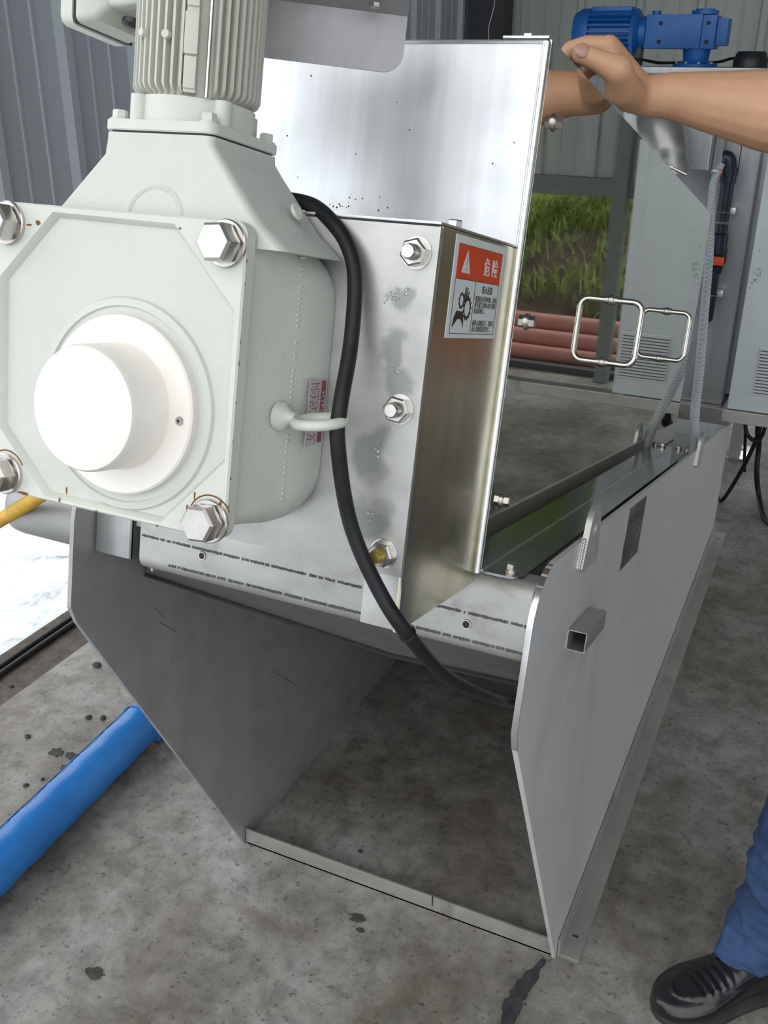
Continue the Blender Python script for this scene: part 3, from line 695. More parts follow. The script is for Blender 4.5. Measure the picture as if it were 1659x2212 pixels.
mb = MB(); mb.rings([[Vector((x, y, z)) for x, z in sc_(I_, 0.985)] for y in (0.3062, 0.312)]); G(mb, 'cover_recess', 'cream_paint')
# boss ring, seal disc, shaft cap
AX, AZ = -0.488, 1.159
G(MB().lathe([(0.083, 0), (0.0815, 0.0030), (0.076, 0.0040), (0.0755, 0.0018), (0.070, 0.0018)], (AX, 0.3064, AZ), (0, -1, 0), 64), 'boss_ring', 'cream_paint')
cap = G(MB().lathe([(0.0690, 0), (0.0690, 0.0105), (0.0675, 0.0120), (0.0495, 0.0120), (0.0482, 0.0135), (0.0472, 0.048), (0.0455, 0.0515), (0.0420, 0.0530), (0.001, 0.0533)], (AX, 0.3088, AZ), (0, -1, 0), 64), 'shaft_cap', 'cap_plastic', label='smooth off-white plastic shaft cap')
mb = MB().lathe([(0.0036, 0), (0.0036, 0.0006), (0.0028, 0.0018), (0.001, 0.0020)], (-0.4295, 0.2968, 1.156), (0, -1, 0), 18); sc1 = mb.build('screw', 'bolt_steel', cap, F)
mb = MB(); mb.box(-0.4313, -0.4277, 0.2946, 0.2952, 1.1556, 1.1564); mb.box(-0.4299, -0.4291, 0.2946, 0.2952, 1.1542, 1.1578); mb.build('screw_cross', 'dark_void', cap, F, smooth=0)
# big flange bolts
for (x, z) in ((-0.4010, 1.287), (-0.3990, 1.0845), (-0.6050, 1.287), (-0.6010, 1.086)):
    bt = MB(); bt.lathe([(0.0120, 0.0034), (0.0128, 0.0050), (0.0128, 0.0058)], (x, 0.300, z), (0, -1, 0), 32)
    bt.hexhead((x, 0.300-0.0055, z), (0, -1, 0), 0.0148, 0.0135, 0.35)
    bo = G(bt, 'flange_bolt', 'bolt_steel')
    MB().lathe([(0.0168, 0), (0.0170, 0.0028), (0.0162, 0.0036), (0.0118, 0.0036)], (x, 0.300, z), (0, -1, 0), 40).build('washer', 'bolt_steel', bo, F)
    # rust line round the washer
    if z < 1.2:
        MB().torus((x, 0.2999, z), (0, 1, 0), 0.0195, 0.0006, 20, 5, R(200), R(330), (1, 0, 0)).build('rust_mark', 'rust', bo, F) if 'rust' in MATS else None
rmk = random.Random(4)
for x, z, w_, h_ in ((-0.575, 1.2893, 0.0035, 0.0022), (-0.584, 1.2872, 0.003, 0.001), (-0.537, 1.083, 0.001, 0.004), (-0.582, 1.0725, 0.007, 0.0015), (-0.544, 1.0735, 0.0012, 0.003), (-0.414, 1.101, 0.0012, 0.004), (-0.420, 1.090, 0.001, 0.004), (-0.3905, 1.100, 0.001, 0.003), (-0.3925, 1.0735, 0.005, 0.0012), (-0.442, 1.2945, 0.0012, 0.001), (-0.506, 1.0716, 0.002, 0.0008), (-0.4465, 1.0712, 0.0012, 0.001)):
    pts = [(x+w_*rmk.uniform(.5, 1.1)*math.cos(2*PI*k/11), z+h_*rmk.uniform(.5, 1.1)*math.sin(2*PI*k/11)) for k in range(11)]
    mb = MB(); mb.prism(pts, 'y', 0.3001, 0.2997); mb.build('rust_mark', 'rust', gm, F, smooth=0)
mb = MB()
for z in (1.278, 1.262, 1.243, 1.221, 1.206, 1.177, 1.148, 1.120, 1.098, 1.0885):
    L = rmk.uniform(0.0008, 0.0035); mb.box(-0.3852, -0.3848, 0.3016, 0.3016+rmk.uniform(0.0004, .0016), z-L, z)
o = mb.build('paint_chip', 'rust', gm, F, smooth=0); o['kind'] = 'stuff'
# neck from housing up to the motor flange
def rect(x0, x1, y0, y1, z, r_, n_=6, zt=0):
    pts = []
    for (sx_, sy_, a0) in ((1, 1, 0), (-1, 1, 90), (-1, -1, 180), (1, -1, 270)):
        px_ = x1-r_ if sx_ > 0 else x0+r_; py_ = y1-r_ if sy_ > 0 else y0+r_
        for k in range(n_): a = R(a0+90*k/(n_-1)); pts.append(Vector((px_+r_*math.cos(a), py_+r_*math.sin(a), z)))
    return pts
mb = MB(); mb.rings([rect(-0.600, -0.362, 0.316, 0.414, 1.286, 0.010), rect(-0.572, -0.386, 0.316, 0.4135, 1.304, 0.008), rect(-0.533, -0.424, 0.320, 0.413, 1.346, 0.007), rect(-0.5305, -0.4325, 0.3195, 0.413, 1.356, 0.006), rect(-0.530, -0.433, 0.3195, 0.413, 1.362, 0.006)])
G(mb, 'neck', 'cream_paint', smooth=60)
G(MB().torus((-0.478, 0.3175, 1.300), (0, -1, 0.1), 0.0245, 0.0032, 24, 8, 0, PI, (1, 0, 0)), 'neck_boss', 'cream_paint')
mb = MB(); mb.torus((-0.388, 0.372, 1.318), (1, 0, 0.55), 0.0052, 0.0016, 20, 8); mb.lathe([(0.0042, -0.001), (0.0042, 0.0012), (0.003, 0.0012)], (-0.388, 0.372, 1.318), (1, 0, 0.55), 6); G(mb, 'oil_plug', 'cream_smooth')
mb = MB(); mb.rings([rect(-0.532, -0.432, 0.3180, 0.4150, z, 0.009) for z in (1.3635, 1.3715)]); G(mb, 'motor_flange', 'cream_smooth', bev=0.0008)
mb = MB(); mb.rings([rect(-0.529, -0.435, 0.321, 0.412, z, 0.008) for z in (1.3618, 1.3636)]); G(mb, 'gasket', 'black_plastic')
for x, y in ((-0.5230, 0.3275), (-0.4420, 0.3275), (-0.4410, 0.4060), (-0.5230, 0.4060)):
    bt = MB(); bt.lathe([(0.0072, 0), (0.0072, 0.0012)], (x, y, 1.3715), (0, 0, 1), 18); bt.hexhead((x, y, 1.3727), (0, 0, 1), 0.0058, 0.0062, random.uniform(0, 1)); G(bt, 'flange_screw', 'cream_smooth')
MX, MY = -0.4815, 0.3665
mb = MB(); mb.lathe([(0.0455, 0), (0.0455, 0.0185)], (MX, MY, 1.3715), (0, 0, 1), 48)
for a in (60, 150, 240, 330):
    q = Matrix.Rotation(R(a), 4, 'Z'); c_ = Vector((MX, MY, 0))+q @ Vector((0.046, 0, 0)); mb.lathe([(0.007, 0), (0.007, 0.0185)], (c_.x, c_.y, 1.3715), (0, 0, 1), 12)
G(mb, 'adapter', 'cream_smooth')
G(MB().lathe([(0.0405, 0), (0.0408, 0.004), (0.0408, 0.22), (0.03, 0.235)], (MX, MY, 1.391), (0, 0, 1), 48), 'motor_body', 'cream_motor')
# fins: each its own part, shared mesh
mb = MB()
pr = [(0.0405, 1.391), (0.0470, 1.3945), (0.0488, 1.398), (0.0488, 1.600), (0.0405, 1.604)]
mb.prism(pr, 'y', -0.0010, 0.0010)
fm = mb.build('fin', 'cream_motor', None, Matrix.Identity(4)); base_local = fm.matrix_basis.copy(); fin_me = fm.data
bpy.data.objects.remove(fm)
nf = 46
for k in range(nf):
    a = 2*PI*k/nf
    deg = math.degrees(a) % 360
    if 292 < deg < 318: continue
    o = bpy.data.objects.new('fin', fin_me); C.objects.link(o); o.parent = gm
    o.matrix_basis = WM(gm).inverted() @ F @ Matrix.Translation((MX, MY, 0)) @ Matrix.Rotation(a, 4, 'Z') @ base_local
def at_a(deg, mb_f, name, mat):
    q = Matrix.Translation((MX, MY, 0)) @ Matrix.Rotation(R(deg), 4, 'Z'); mb_ = MB(); mb_f(mb_); mb_.build(name, mat, gm, F @ q)
at_a(298, lambda q: q.box(0.040, 0.0495, -0.0045, 0.0045, 1.392, 1.60, 0.001), 'mounting_rib', 'cream_motor')
at_a(298, lambda q: (q.box(0.0490, 0.0530, -0.0050, 0.0050, 1.4175, 1.446, 0.001), q.box(0.0490, 0.0512, -0.0045, 0.0045, 1.3945, 1.4165, 0.001), q.box(0.0490, 0.0515, -0.0045, 0.0045, 1.450, 1.60, 0.001)), 'mounting_pad', 'cream_motor')
at_a(313, lambda q: q.tube([(0.0490, 0, 1.3900), (0.0490, 0, 1.62)], 0.0016, 10), 'tie_rod', 'rod_steel')
at_a(249, lambda q: q.lathe([(0.0034, 0), (0.0030, 0.004)], (0.0480, 0, 1.432), (1, 0, 0), 12), 'drain_boss', 'cream_motor')
at_a(276, lambda q: q.lathe([(0.0034, 0), (0.0030, 0.004)], (0.0480, 0, 1.430), (1, 0, 0), 12), 'drain_boss', 'cream_motor')
# terminal box with lid and glands
tb = MB()
def yz(x, y0, y1, z0, z1, r_=0.006):
    pts = []
    for (sy_, sz_, a0) in ((1, 1, 0), (-1, 1, 90), (-1, -1, 180), (1, -1, 270)):
        for k in range(5): a = R(a0+90*k/4); pts.append(Vector((x, (y1-r_ if sy_ > 0 else y0+r_)+r_*math.cos(a), (z1-r_ if sz_ > 0 else z0+r_)+r_*math.sin(a))))
    return pts
tb.rings([yz(-0.601, 0.362, 0.432, 1.4515, 1.56), yz(-0.586, 0.366, 0.430, 1.455, 1.56), yz(-0.578, 0.374, 0.424, 1.466, 1.552, 0.005), yz(-0.528, 0.372, 0.415, 1.470, 1.552, 0.005)])
tbx = G(tb, 'terminal_box', 'cream_smooth')
lid = MB(); lid.rings([yz(-0.6165, 0.362, 0.433, 1.4515, 1.56, 0.007), yz(-0.6150, 0.360, 0.435, 1.4495, 1.562, 0.008), yz(-0.6035, 0.360, 0.435, 1.4495, 1.562, 0.008)]); lid.build('terminal_lid', 'cream_smooth', tbx, F)
MB().box(-0.6036, -0.6010, 0.362, 0.433, 1.4512, 1.560).build('lid_gasket', 'black_plastic', tbx, F)
MB().lathe([(0.0085, 0), (0.0085, 0.004), (0.006, 0.006)], (-0.568, 0.392, 1.4600), (0, -0.2, -1), 16).build('blank_plug', 'black_plastic', tbx, F)
gl = MB(); gl.lathe([(0.0062, 0), (0.0062, 0.016)], (-0.5425, 0.378, 1.4500), (0, 0, -1), 12); gl.hexhead((-0.5425, 0.378, 1.4360), (0, 0, -1), 0.0078, 0.020); gl.lathe([(0.006, 0), (0.0055, 0.010), (0.003, 0.014)], (-0.5425, 0.378, 1.4170), (0, 0, -1), 12)
gl.build('cable_gland', 'gland_plastic', tbx, F)
# eye bolt on the right side
ey = MB(); ey.lathe([(0.0115, -0.002), (0.0115, 0.003), (0.0085, 0.006), (0.0050, 0.010), (0.0045, 0.014)], (-0.3795, 0.3585, 1.163), (1, 0, 0), 24)
ey.torus((-0.3475, 0.3640, 1.163), (-0.12, -0.10, 1), 0.0190, 0.0043, 36, 12)
G(ey, 'eye_bolt', 'cream_smooth')
# maker's plate
mp_ = MB().box(-0.3700, -0.3693, 0.3840, 0.4130, 1.1380, 1.1920)
mp_ = G(mp_, 'maker_plate', 'label_silver', label='small silver and maroon maker plate')
MB().box(-0.3693, -0.3691, 0.4040, 0.4115, 1.1395, 1.1905).build('maroon_band', 'label_maroon', mp_, F)
TXv = Matrix.Rotation(-PI/2, 4, 'X')
text('HYPONIC', 0.0078, 'label_silver', mp_, F @ Matrix.Translation((-0.3690, 0.4052, 1.182)) @ Matrix.Rotation(-PI/2, 4, 'X') @ TX, 'lettering', 0.0001, 'LEFT', 1.0)
mb = MB()
for k in range(6):
    z = 1.189
    while z > 1.142:
        L = random.uniform(0.0006, 0.0016); mb.box(-0.3693, -0.3691, 0.3862+0.0026*k, 0.3876+0.0026*k, z-L, z); z -= L+random.uniform(0.0006, 0.004)
o = mb.build('small_print', 'label_maroon', mp_, F, smooth=0); o['kind'] = 'stuff'

# ================================================================ black cable
def f2w(p): return F @ Vector(p)
pts = smooth_path([(-0.500, 0.4400, 1.335), (-0.440, 0.4340, 1.333), (-0.405, 0.4260, 1.3285), (-0.378, 0.4110, 1.316), (-0.359, 0.4050, 1.299), (-0.347, 0.4000, 1.2740), (-0.340, 0.3900, 1.2250), (-0.3330, 0.3680, 1.1765), (-0.3310, 0.3660, 1.148), (-0.3220, 0.3830, 1.085), (-0.2960, 0.3920, 1.0340), (-0.2700, 0.4050, 0.9960), (-0.2560, 0.4850, 0.9350), (-0.2380, 0.5900, 0.8830), (-0.2320, 0.6600, 0.8600), (-0.250, 0.80, 0.84)], 8)
cable = MB().tube([f2w(p) for p in pts], 0.0062, 14).build('power_cable', 'black_rubber')
tag(cable, 'thick black power cable looping down through the eye bolt', 'cable')
cj = MB().torus(f2w(pts[88]), f2w(pts[89])-f2w(pts[88]), 0.0062, 0.0016, 16, 6); cj.build('cable_joint', 'black_rubber', cable, W)

# ================================================================ left side things
pc = f2w((0, 0.780, 0)); 
mb = MB(); rp = 0.046; o0 = f2w((-0.8065, 0.800, 0.9020))
mb.lathe([(rp, 0), (rp, 0.236), (rp*0.97, 0.248), (rp*0.85, 0.254), (rp*0.80, 0.254), (rp*0.80, 0.20), (0.001, 0.20)], o0, (-1, 0, 0), 40)
sp = mb.build('outlet_pipe', 'outlet_steel', press, W, label='fat capped stainless outlet pipe on the left')
hi = Vector((-0.900, 0.86, 0.765)); lo = Vector((-1.62, 0.78, -0.0))
# yellow handle leaning on the outlet pipe
a = f2w((-0.9231, 0.700, 0.9580)); b_ = Vector((-2.170, 1.295, -0.02))
yp = MB().lathe([(0.008, 0), (0.0105, 0.003), (0.0105, (b_-a).length)], a, b_-a, 20).build('pole', 'yellow_paint'); tag(yp, 'yellow pole slanting in front of the stainless outlet pipe', 'pole')
# blue wrapped foam roll
ax0, ax1 = Vector((-1.110, 0.55, 0.0445)), Vector((-1.150, 1.285, 0.0445))
roll = thing('foam_roll', 'long blue film wrapped roll lying on the floor', 'roll', Matrix.Translation((-1.16, 0.95, 0)))
d = (ax1-ax0); L = d.length
def wob(t_, a): return 0.044*(1+0.02*math.sin(9*t_+2*a)+0.012*math.sin(31*t_+3*a))
mb = MB(); rings = []
dn = d.normalized(); up = Vector((0, 0, 1)); q = dn.cross(up).normalized(); up = q.cross(dn)
for i in range(61):
    t_ = i/60; rings.append([ax0+d*t_+(q*math.cos(2*PI*k/36)+up*math.sin(2*PI*k/36))*wob(t_*6, 2*PI*k/36) for k in range(36)])
mb.rings(rings); mb.build('roll_body', 'blue_film', roll, W)
mb = MB(); rings = []
for i in range(25):
    t_ = i/24; rr = 0.0445*(1+0.05*math.sin(PI*min(1, t_*3))-0.30*t_**1.6)
    rings.append([ax1+dn*(0.085*t_-0.004)+(q*math.cos(2*PI*k/40)+up*math.sin(2*PI*k/40))*rr*(1+0.10*math.sin(7*2*PI*k/40+5*t_)*min(1, 4*t_)+0.05*math.sin(26*t_+2*math.sin(2*PI*k/40))) + Vector((0.02*t_, 0, -0.012*t_)) for k in range(40)])
mb.rings(rings); mb.build('crumpled_end', 'blue_film', roll, W, label='crumpled gathered end of the film')
pts = [ax0+d*(i/40)+(q*math.cos(R(118))+up*math.sin(R(118)))*0.0452 for i in range(41)]
MB().tube(pts, 0.0009, 6).build('film_seam', 'lace', roll, W)
# two hoses on the dirt strip
for x, lab in ((-1.612, 'black hose on the dirt strip, nearer the foam'), (-1.590, 'black hose on the dirt strip, nearer the concrete')):
    p = smooth_path([(x+0.010*math.sin(3.1*y), y, 0.003) for y in [0.2+0.22*k for k in range(16)]], 6)
    tag(MB().tube(p, 0.0075, 10).build('hose', 'black_rubber'), lab, 'hose', 'black hoses on the dirt strip')
# stones, clods and flakes on the floor
clods = [(-1.421, 1.463, 0.0113, 'dark pebble on the concrete, nearest the dirt strip'), (-1.305, 1.298, 0.0081, 'left pebble of the close pair beside the blue roll'), (-1.276, 1.31, 0.0081, 'right pebble of the close pair beside the blue roll'), (-1.376, 1.191, 0.0075, 'single pebble left of the mud flakes'),
 (-1.270, 1.074, 0.0060, 'small pebble near the blue roll at the left picture edge'), (-1.254, 1.103, 0.0046, 'tiny stone below the mud flakes'), (-1.236, 1.23, 0.004, 'tiny stone touching the blue roll shadow'), (-1.548, 1.319, 0.0064, 'clod on the dirt strip beside the hoses'), (-0.968, 1.231, 0.0055, 'small dark stone by the slanted edge of the left plate'), (-0.60, 1.20, 0.005, 'small stone inside the stand behind the front bar')]
for i, (x, y, r_, lab) in enumerate(clods):
    rnd = random.Random(i); b2 = bmesh.new(); bmesh.ops.create_icosphere(b2, subdivisions=2, radius=1)
    for v in b2.verts: v.co = Vector((v.co.x*r_*rnd.uniform(.85, 1.1), v.co.y*r_*0.8*rnd.uniform(.85, 1.1), v.co.z*r_*0.55*rnd.uniform(.85, 1.1)))
    mb = MB(); mb.join(b2, Matrix.Translation((x, y, r_*0.45-(0.006 if x < -1.51 else 0))) @ Matrix.Rotation(i, 4, 'Z'))
    tag(mb.build('pebble', 'mud'), lab, 'pebble', 'pebbles on the floor')
for i, (x, y, r_, lab) in enumerate([(-1.288, 1.18, 0.020, 'larger dried mud flake left of the blue roll'), (-1.252, 1.184, 0.016, 'dried mud flake next to the larger one, right of it'), (-1.238, 1.150, 0.013, 'dried mud flake touching the blue roll'), (-0.537, 1.063, 0.015, 'brown mud flake in front of the front bar'), (-0.522, 1.043, 0.008, 'smaller brown mud flake in front of the front bar'), (-0.86, 0.79, 0.018, 'brown dirt flake low at the left of the floor')]):
    rnd = random.Random(i+50); pts = []
    for k in range(18): a = 2*PI*k/18; rr = r_*rnd.uniform(0.55, 1.05); pts.append((x+rr*math.cos(a), y+rr*0.7*math.sin(a)))
    tag(MB().prism(pts, 'z', 0.0, 0.0018).build('mud_flake', 'mud', smooth=0), lab, 'mud', 'dried mud flakes on the floor')
mb = MB(); p = [Vector((-1.137, 1.268, 0.002)), Vector((-1.120, 1.262, 0.005)), Vector((-1.115, 1.285, 0.002)), Vector((-1.127, 1.292, 0.006))]; mb.rings([p, [v+Vector((0, 0, 0.0008)) for v in p]])
tag(mb.build('leaf', 'orange_leaf'), 'small orange dry leaf beside the end of the blue roll', 'leaf')
# tar streak and cracks worn into the floor
rnd = random.Random(3)
def streak(pts, w_, lab, mat='tar_stain'):
    P = smooth_path([(x, y, 0) for x, y in pts], 6); mb_ = MB(); L_, R__ = [], []
    for i, p in enumerate(P):
        dd = (P[min(i+1, len(P)-1)]-P[max(i-1, 0)]).normalized(); nn = Vector((-dd.y, dd.x, 0)); ww = w_*rnd.uniform(0.55, 1.1)*(0.5+1.2*math.sin(PI*min(1, max(0.05, i/(len(P)-1)))))
        L_.append(p+nn*ww); R__.append(p-nn*ww*rnd.uniform(.7, 1.1))
    loop = L_+R__[::-1]; mb_.prism([(v.x, v.y) for v in loop], 'z', 0.0, 0.0006)
    o_ = mb_.build('tar_streak', mat, fl, W, smooth=0, label=lab); return o_
streak([(-0.232, 1.120), (-0.243, 1.075), (-0.252, 1.03), (-0.250, 0.985), (-0.262, 0.95)], 0.009, 'dark tar streak in the concrete')

# ================================================================ tank behind
tank = thing('polymer_tank', 'tall stainless dosing tank behind the press with a hopper box', 'tank', Matrix.Translation((-0.45, 3.1, 0)))
T = lambda mb_, n_, m_, **k: mb_.build(n_, m_, tank, W, **k)
T(MB().box(-0.640, -0.262, 2.93, 3.55, 0.375, 1.268, 0.004), 'tank_body', 'tank_steel', smooth=0)
T(MB().box(-0.270, -0.236, 2.96, 3.50, 0.40, 1.268, 0.014), 'tank_side', 'tank_steel')
T(MB().box(-0.235, -0.03, 3.05, 3.55, 0.36, 1.268, 0.004), 'gap_shade_block', 'dark_steel', smooth=0)  # dark block standing in for the shadowed gap beside the tank
T(MB().box(-0.665, -0.03, 2.80, 3.60, 1.270, 1.286, 0.003), 'tank_lid', 'tank_steel', smooth=0)
T(MB().box(-0.612, -0.375, 2.80, 2.93, 1.040, 1.269, 0.003), 'hopper_box', 'tank_steel', smooth=0)
T(MB().box(-0.374, -0.352, 2.86, 2.93, 1.040, 1.269, 0.002), 'hopper_post', 'dark_steel', smooth=0)
T(MB().box(-0.3152, -0.3132, 2.9285, 2.9302, 1.02, 1.262), 'seam_slit', 'dark_void', smooth=0)
T(MB().box(-0.640, -0.225, 2.90, 3.50, 0.315, 0.374, 0.003), 'base_frame', 'bar_steel', smooth=0)
lg = T(MB().box(-0.262, -0.222, 3.50, 3.54, 0.0, 0.314, 0.002), 'leg', 'dark_steel', smooth=0)
fp_ = MB().box(-0.262, -0.190, 3.49, 3.64, 0.0, 0.010, 0.002).build('foot_plate', 'edge_steel', lg, W)
MB().lathe([(0.008, 0), (0.008, 0.0006)], (-0.222, 3.590, 0.010), (0, 0, 1), 16).build('bolt_hole', 'dark_void', lg, W)
for q in ((-0.60, 3.50), (-0.60, 2.95), (-0.06, 3.50)):
    T(MB().box(q[0]-0.02, q[0]+0.02, q[1], q[1]+0.04, 0, 0.314, 0.002), 'leg', 'dark_steel', smooth=0)
# fat elbow out of the hopper
el = []
for k in range(10):
    a = R(90*k/9); el.append(Vector((-0.500-0.055*math.cos(a)+0.0, 2.785-0.02*math.sin(a)-0.03, 1.175-0.105*math.sin(a))))
pts = smooth_path([(-0.510, 2.80, 1.165), (-0.500, 2.745, 1.150), (-0.472, 2.718, 1.095), (-0.453, 2.715, 1.035)], 8)
T(MB().tube(pts, 0.05, 28, rf=lambda t_: 0.066-0.022*t_ if t_ < 0.75 else 0.0465), 'elbow_pipe', 'elbow_steel')
cl = T(MB().torus(Vector((-0.452, 2.715, 1.030)), Vector((0.032, 0, -0.05)), 0.037, 0.003, 28, 6), 'pipe_clamp', 'bolt_steel')
MB().tube([(-0.490, 2.672, 1.073), (-0.408, 2.672, 1.040)], 0.0035, 8).build('clamp_bolt', 'bolt_steel', cl, W)
# blue mixer drive on the lid
bm_ = thing('mixer_drive', 'blue gearmotor lying on top of the stainless tank', 'motor', Matrix.Translation((-0.49, 3.10, 1.286)))
B = lambda mb_, n_, m_='blue_paint', **k: mb_.build(n_, m_, bm_, W, **k)
YB = 3.10; ZB = 1.371
B(MB().lathe([(0.030, 0), (0.050, 0.004), (0.060, 0.022), (0.061, 0.045), (0.061, 0.050)], (-0.842, YB, ZB+0.004), (1, 0, 0), 40), 'fan_cowl')
B(MB().lathe([(0.046, 0), (0.046, 0.125)], (-0.795, YB, ZB+0.004), (1, 0, 0), 32), 'motor_body')
mb = MB().box(-0.062, 0.062, -0.0022, 0.0022, 0.044, 0.061); fm = mb.build('fin', 'blue_paint', None, W); fme = fm.data; fl0 = fm.matrix_basis.copy(); bpy.data.objects.remove(fm)
for k in range(24):
    a = 2*PI*k/24; deg = math.degrees(a)
    if deg < 22 or deg > 338: continue
    o = bpy.data.objects.new('fin', fme); C.objects.link(o); o.parent = bm_
    o.matrix_basis = WM(bm_).inverted() @ Matrix.Translation((-0.732, YB, ZB+0.004)) @ Matrix.Rotation(a, 4, 'X') @ fl0
B(MB().box(-0.790, -0.676, YB-0.030, YB+0.030, ZB+0.046, ZB+0.068, 0.006), 'top_pad')
B(MB().lathe([(0.045, 0), (0.060, 0.004), (0.062, 0.014), (0.052, 0.022), (0.042, 0.026), (0.042, 0.044)], (-0.676, YB, ZB+0.002), (1, 0, 0), 32), 'end_shield')
gb = B(MB().box(-0.630, -0.478, YB-0.045, YB+0.045, ZB-0.040, ZB+0.046, 0.004), 'gear_housing')
gc = B(MB().box(-0.4775, -0.440, YB-0.044, YB+0.044, ZB-0.040, ZB+0.044, 0.004), 'gear_cover')
B(MB().box(-0.440, -0.410, YB-0.034, YB+0.034, ZB-0.032, ZB+0.036, 0.005), 'input_cover')
for x in (-0.589, -0.506):
    for z in (-0.022, 0.024): MB().lathe([(0.0055, 0), (0.0055, 0.0006)], (x if x < -0.55 else -0.461, YB-0.0454+(0.001 if x > -0.55 else 0), ZB+z), (0, -1, 0), 14).build('bolt_hole', 'dark_void', gb, W)
B(MB().lathe([(0.036, 0), (0.036, 0.010), (0.026, 0.010), (0.026, 0.014)], (-0.480, YB, ZB+0.046), (0, 0, 1), 32), 'top_flange')
B(MB().lathe([(0.012, 0), (0.012, 0.010)], (-0.610, YB-0.01, ZB+0.046), (0, 0, 1), 20), 'vent_plug')
B(MB().lathe([(0.060, 0), (0.060, 0.007), (0.040, 0.010), (0.034, 0.018), (0.038, 0.045)], (-0.490, YB, 1.2862), (0, 0, 1), 40), 'output_flange')
for a in (200, 250, 290, 340):
    q = Vector((-0.490+0.05*math.cos(R(a)), YB+0.05*math.sin(R(a)), 1.2933)); B(MB().hexhead(q, (0, 0, 1), 0.0055, 0.006), 'flange_bolt', 'bolt_steel')
B(MB().box(-0.665, -0.640, YB-0.02, YB+0.02, 1.287, ZB-0.030, 0.004), 'motor_support', 'black_plastic')
fc = MB().lathe([(0.046, 0), (0.046, 0.022), (0.043, 0.026), (0.040, 0.036), (0.036, 0.040), (0.001, 0.041)], (-0.345, 3.12, 1.2862), (0, 0, 1), 40).build('filler_cap', 'black_plastic')
tag(fc, 'round black screw cap on the tank lid right of the blue drive', 'cap')
p = smooth_path([(-0.72, 3.03, 1.292), (-0.690, 3.00, 1.306), (-0.62, 3.00, 1.303), (-0.585, 3.06, 1.296), (-0.555, 3.18, 1.296), (-0.45, 3.20, 1.298), (-0.40, 3.20, 1.309), (-0.34, 3.20, 1.305), (-0.20, 3.22, 1.293)], 8)
tag(MB().tube(p, 0.004, 8).build('drive_cable', 'black_rubber'), 'thin black cable running along the tank lid under the blue drive', 'cable')

# pvc pipe with valve
pv = thing('drain_pipe', 'navy plastic pipe with ball valve standing against the stainless tank', 'pipe', Matrix.Translation((-0.335, 2.88, 0.62)))
V = lambda mb_, n_, m_='navy_pvc', **k: mb_.build(n_, m_, pv, W, **k)
vx, vy = -0.331, 2.884
V(MB().tube(smooth_path([(-0.357, vy-0.004, 1.052), (-0.350, vy, 1.066), (-0.338, vy, 1.064), (vx-0.001, vy, 1.040)], 6), 0.0195, 20), 'elbow')
V(MB().lathe([(0.021, 0), (0.021, 0.04), (0.0175, 0.04), (0.0175, 0.14)], (vx, vy, 1.045), (0, 0, -1), 24), 'upper_pipe')
vb = V(MB().lathe([(0.020, 0), (0.020, 0.02), (0.025, 0.024), (0.025, 0.06), (0.028, 0.062), (0.028, 0.10), (0.025, 0.104), (0.020, 0.13)], (vx-0.002, vy, 0.895), (0, 0, -1), 24), 'valve_body')
MB().box(vx-0.028, vx+0.026, vy-0.052, vy-0.035, 0.795, 0.817, 0.003).build('valve_handle', 'red_plastic', vb, W, label='red valve handle')
MB().lathe([(0.006, 0), (0.006, 0.014)], (vx, vy-0.022, 0.806), (0, -1, 0), 12).build('valve_stem', 'red_plastic', vb, W)
V(MB().lathe([(0.0175, 0), (0.0175, 0.135), (0.014, 0.14)], (vx-0.003, vy, 0.77), (0, 0, -1), 24), 'lower_pipe')
for z in (0.93, 0.705):
    V(MB().box(vx+0.004, vx+0.030, vy+0.010, vy+0.036, z-0.008, z+0.010, 0.002), 'bracket', 'edge_steel')
    V(MB().torus((vx-0.001, vy, z), (0, 0, 1), 0.0190, 0.0015, 24, 6), 'clip', 'bolt_steel')
# braided hose
hpts = smooth_path([(-0.352, 2.868, 1.052), (-0.361, 2.840, 1.020), (-0.363, 2.82, 0.95), (-0.352, 2.75, 0.86), (-0.336, 2.64, 0.74), (-0.318, 2.52, 0.64), (-0.300, 2.42, 0.60), (-0.262, 2.22, 0.565), (-0.240, 2.11, 0.560), (-0.236, 2.09, 0.545)], 10)
hpts = smooth_path([(-0.352, 2.868, 1.052), (-0.361, 2.840, 1.0014), (-0.348, 2.78, 0.926), (-0.323, 2.66, 0.840), (-0.290, 2.45, 0.745), (-0.2615, 2.27, 0.658), (-0.247, 2.17, 0.601), (-0.2315, 2.10, 0.540), (-0.232, 2.08, 0.500)], 10)
bh = MB().tube(hpts, 0.0100, 16).build('braided_hose', 'hose_plastic'); tag(bh, 'clear grey braided hose with a red line hanging from the drain pipe into the press', 'hose')
MB().tube([p+Vector((0.0085, -0.0055, 0)) for p in hpts], 0.0011, 6).build('red_line', 'red_plastic', bh, W)
mb = MB()
for s in (1, -1):                          # reinforcing braid as two raised helices sets
    for ph in range(3):
        pp = []
        for i in range(0, len(hpts)*6-6):
            u_ = i/6; k = int(u_); f_ = u_-k; p = hpts[k].lerp(hpts[min(k+1, len(hpts)-1)], f_); dd = (hpts[min(k+1, len(hpts)-1)]-hpts[k]).normalized()
            e1 = dd.cross(Vector((0, 1, 0.3))).normalized(); e2 = dd.cross(e1); a = s*i*0.42+ph*2*PI/3
            pp.append(p+(e1*math.cos(a)+e2*math.sin(a))*0.0101)
        mb.tube(pp, 0.0006, 4)
o = mb.build('braid', 'label_white', bh, W); o['kind'] = 'stuff'
hc = MB().torus((-0.356, 2.862, 1.035), Vector((-0.2, -0.4, -0.8)), 0.0115, 0.0022, 24, 6); hc.box(-0.372, -0.358, 2.838, 2.850, 1.030, 1.040, 0.001)
hc.build('hose_clamp', 'edge_steel', bh, W)

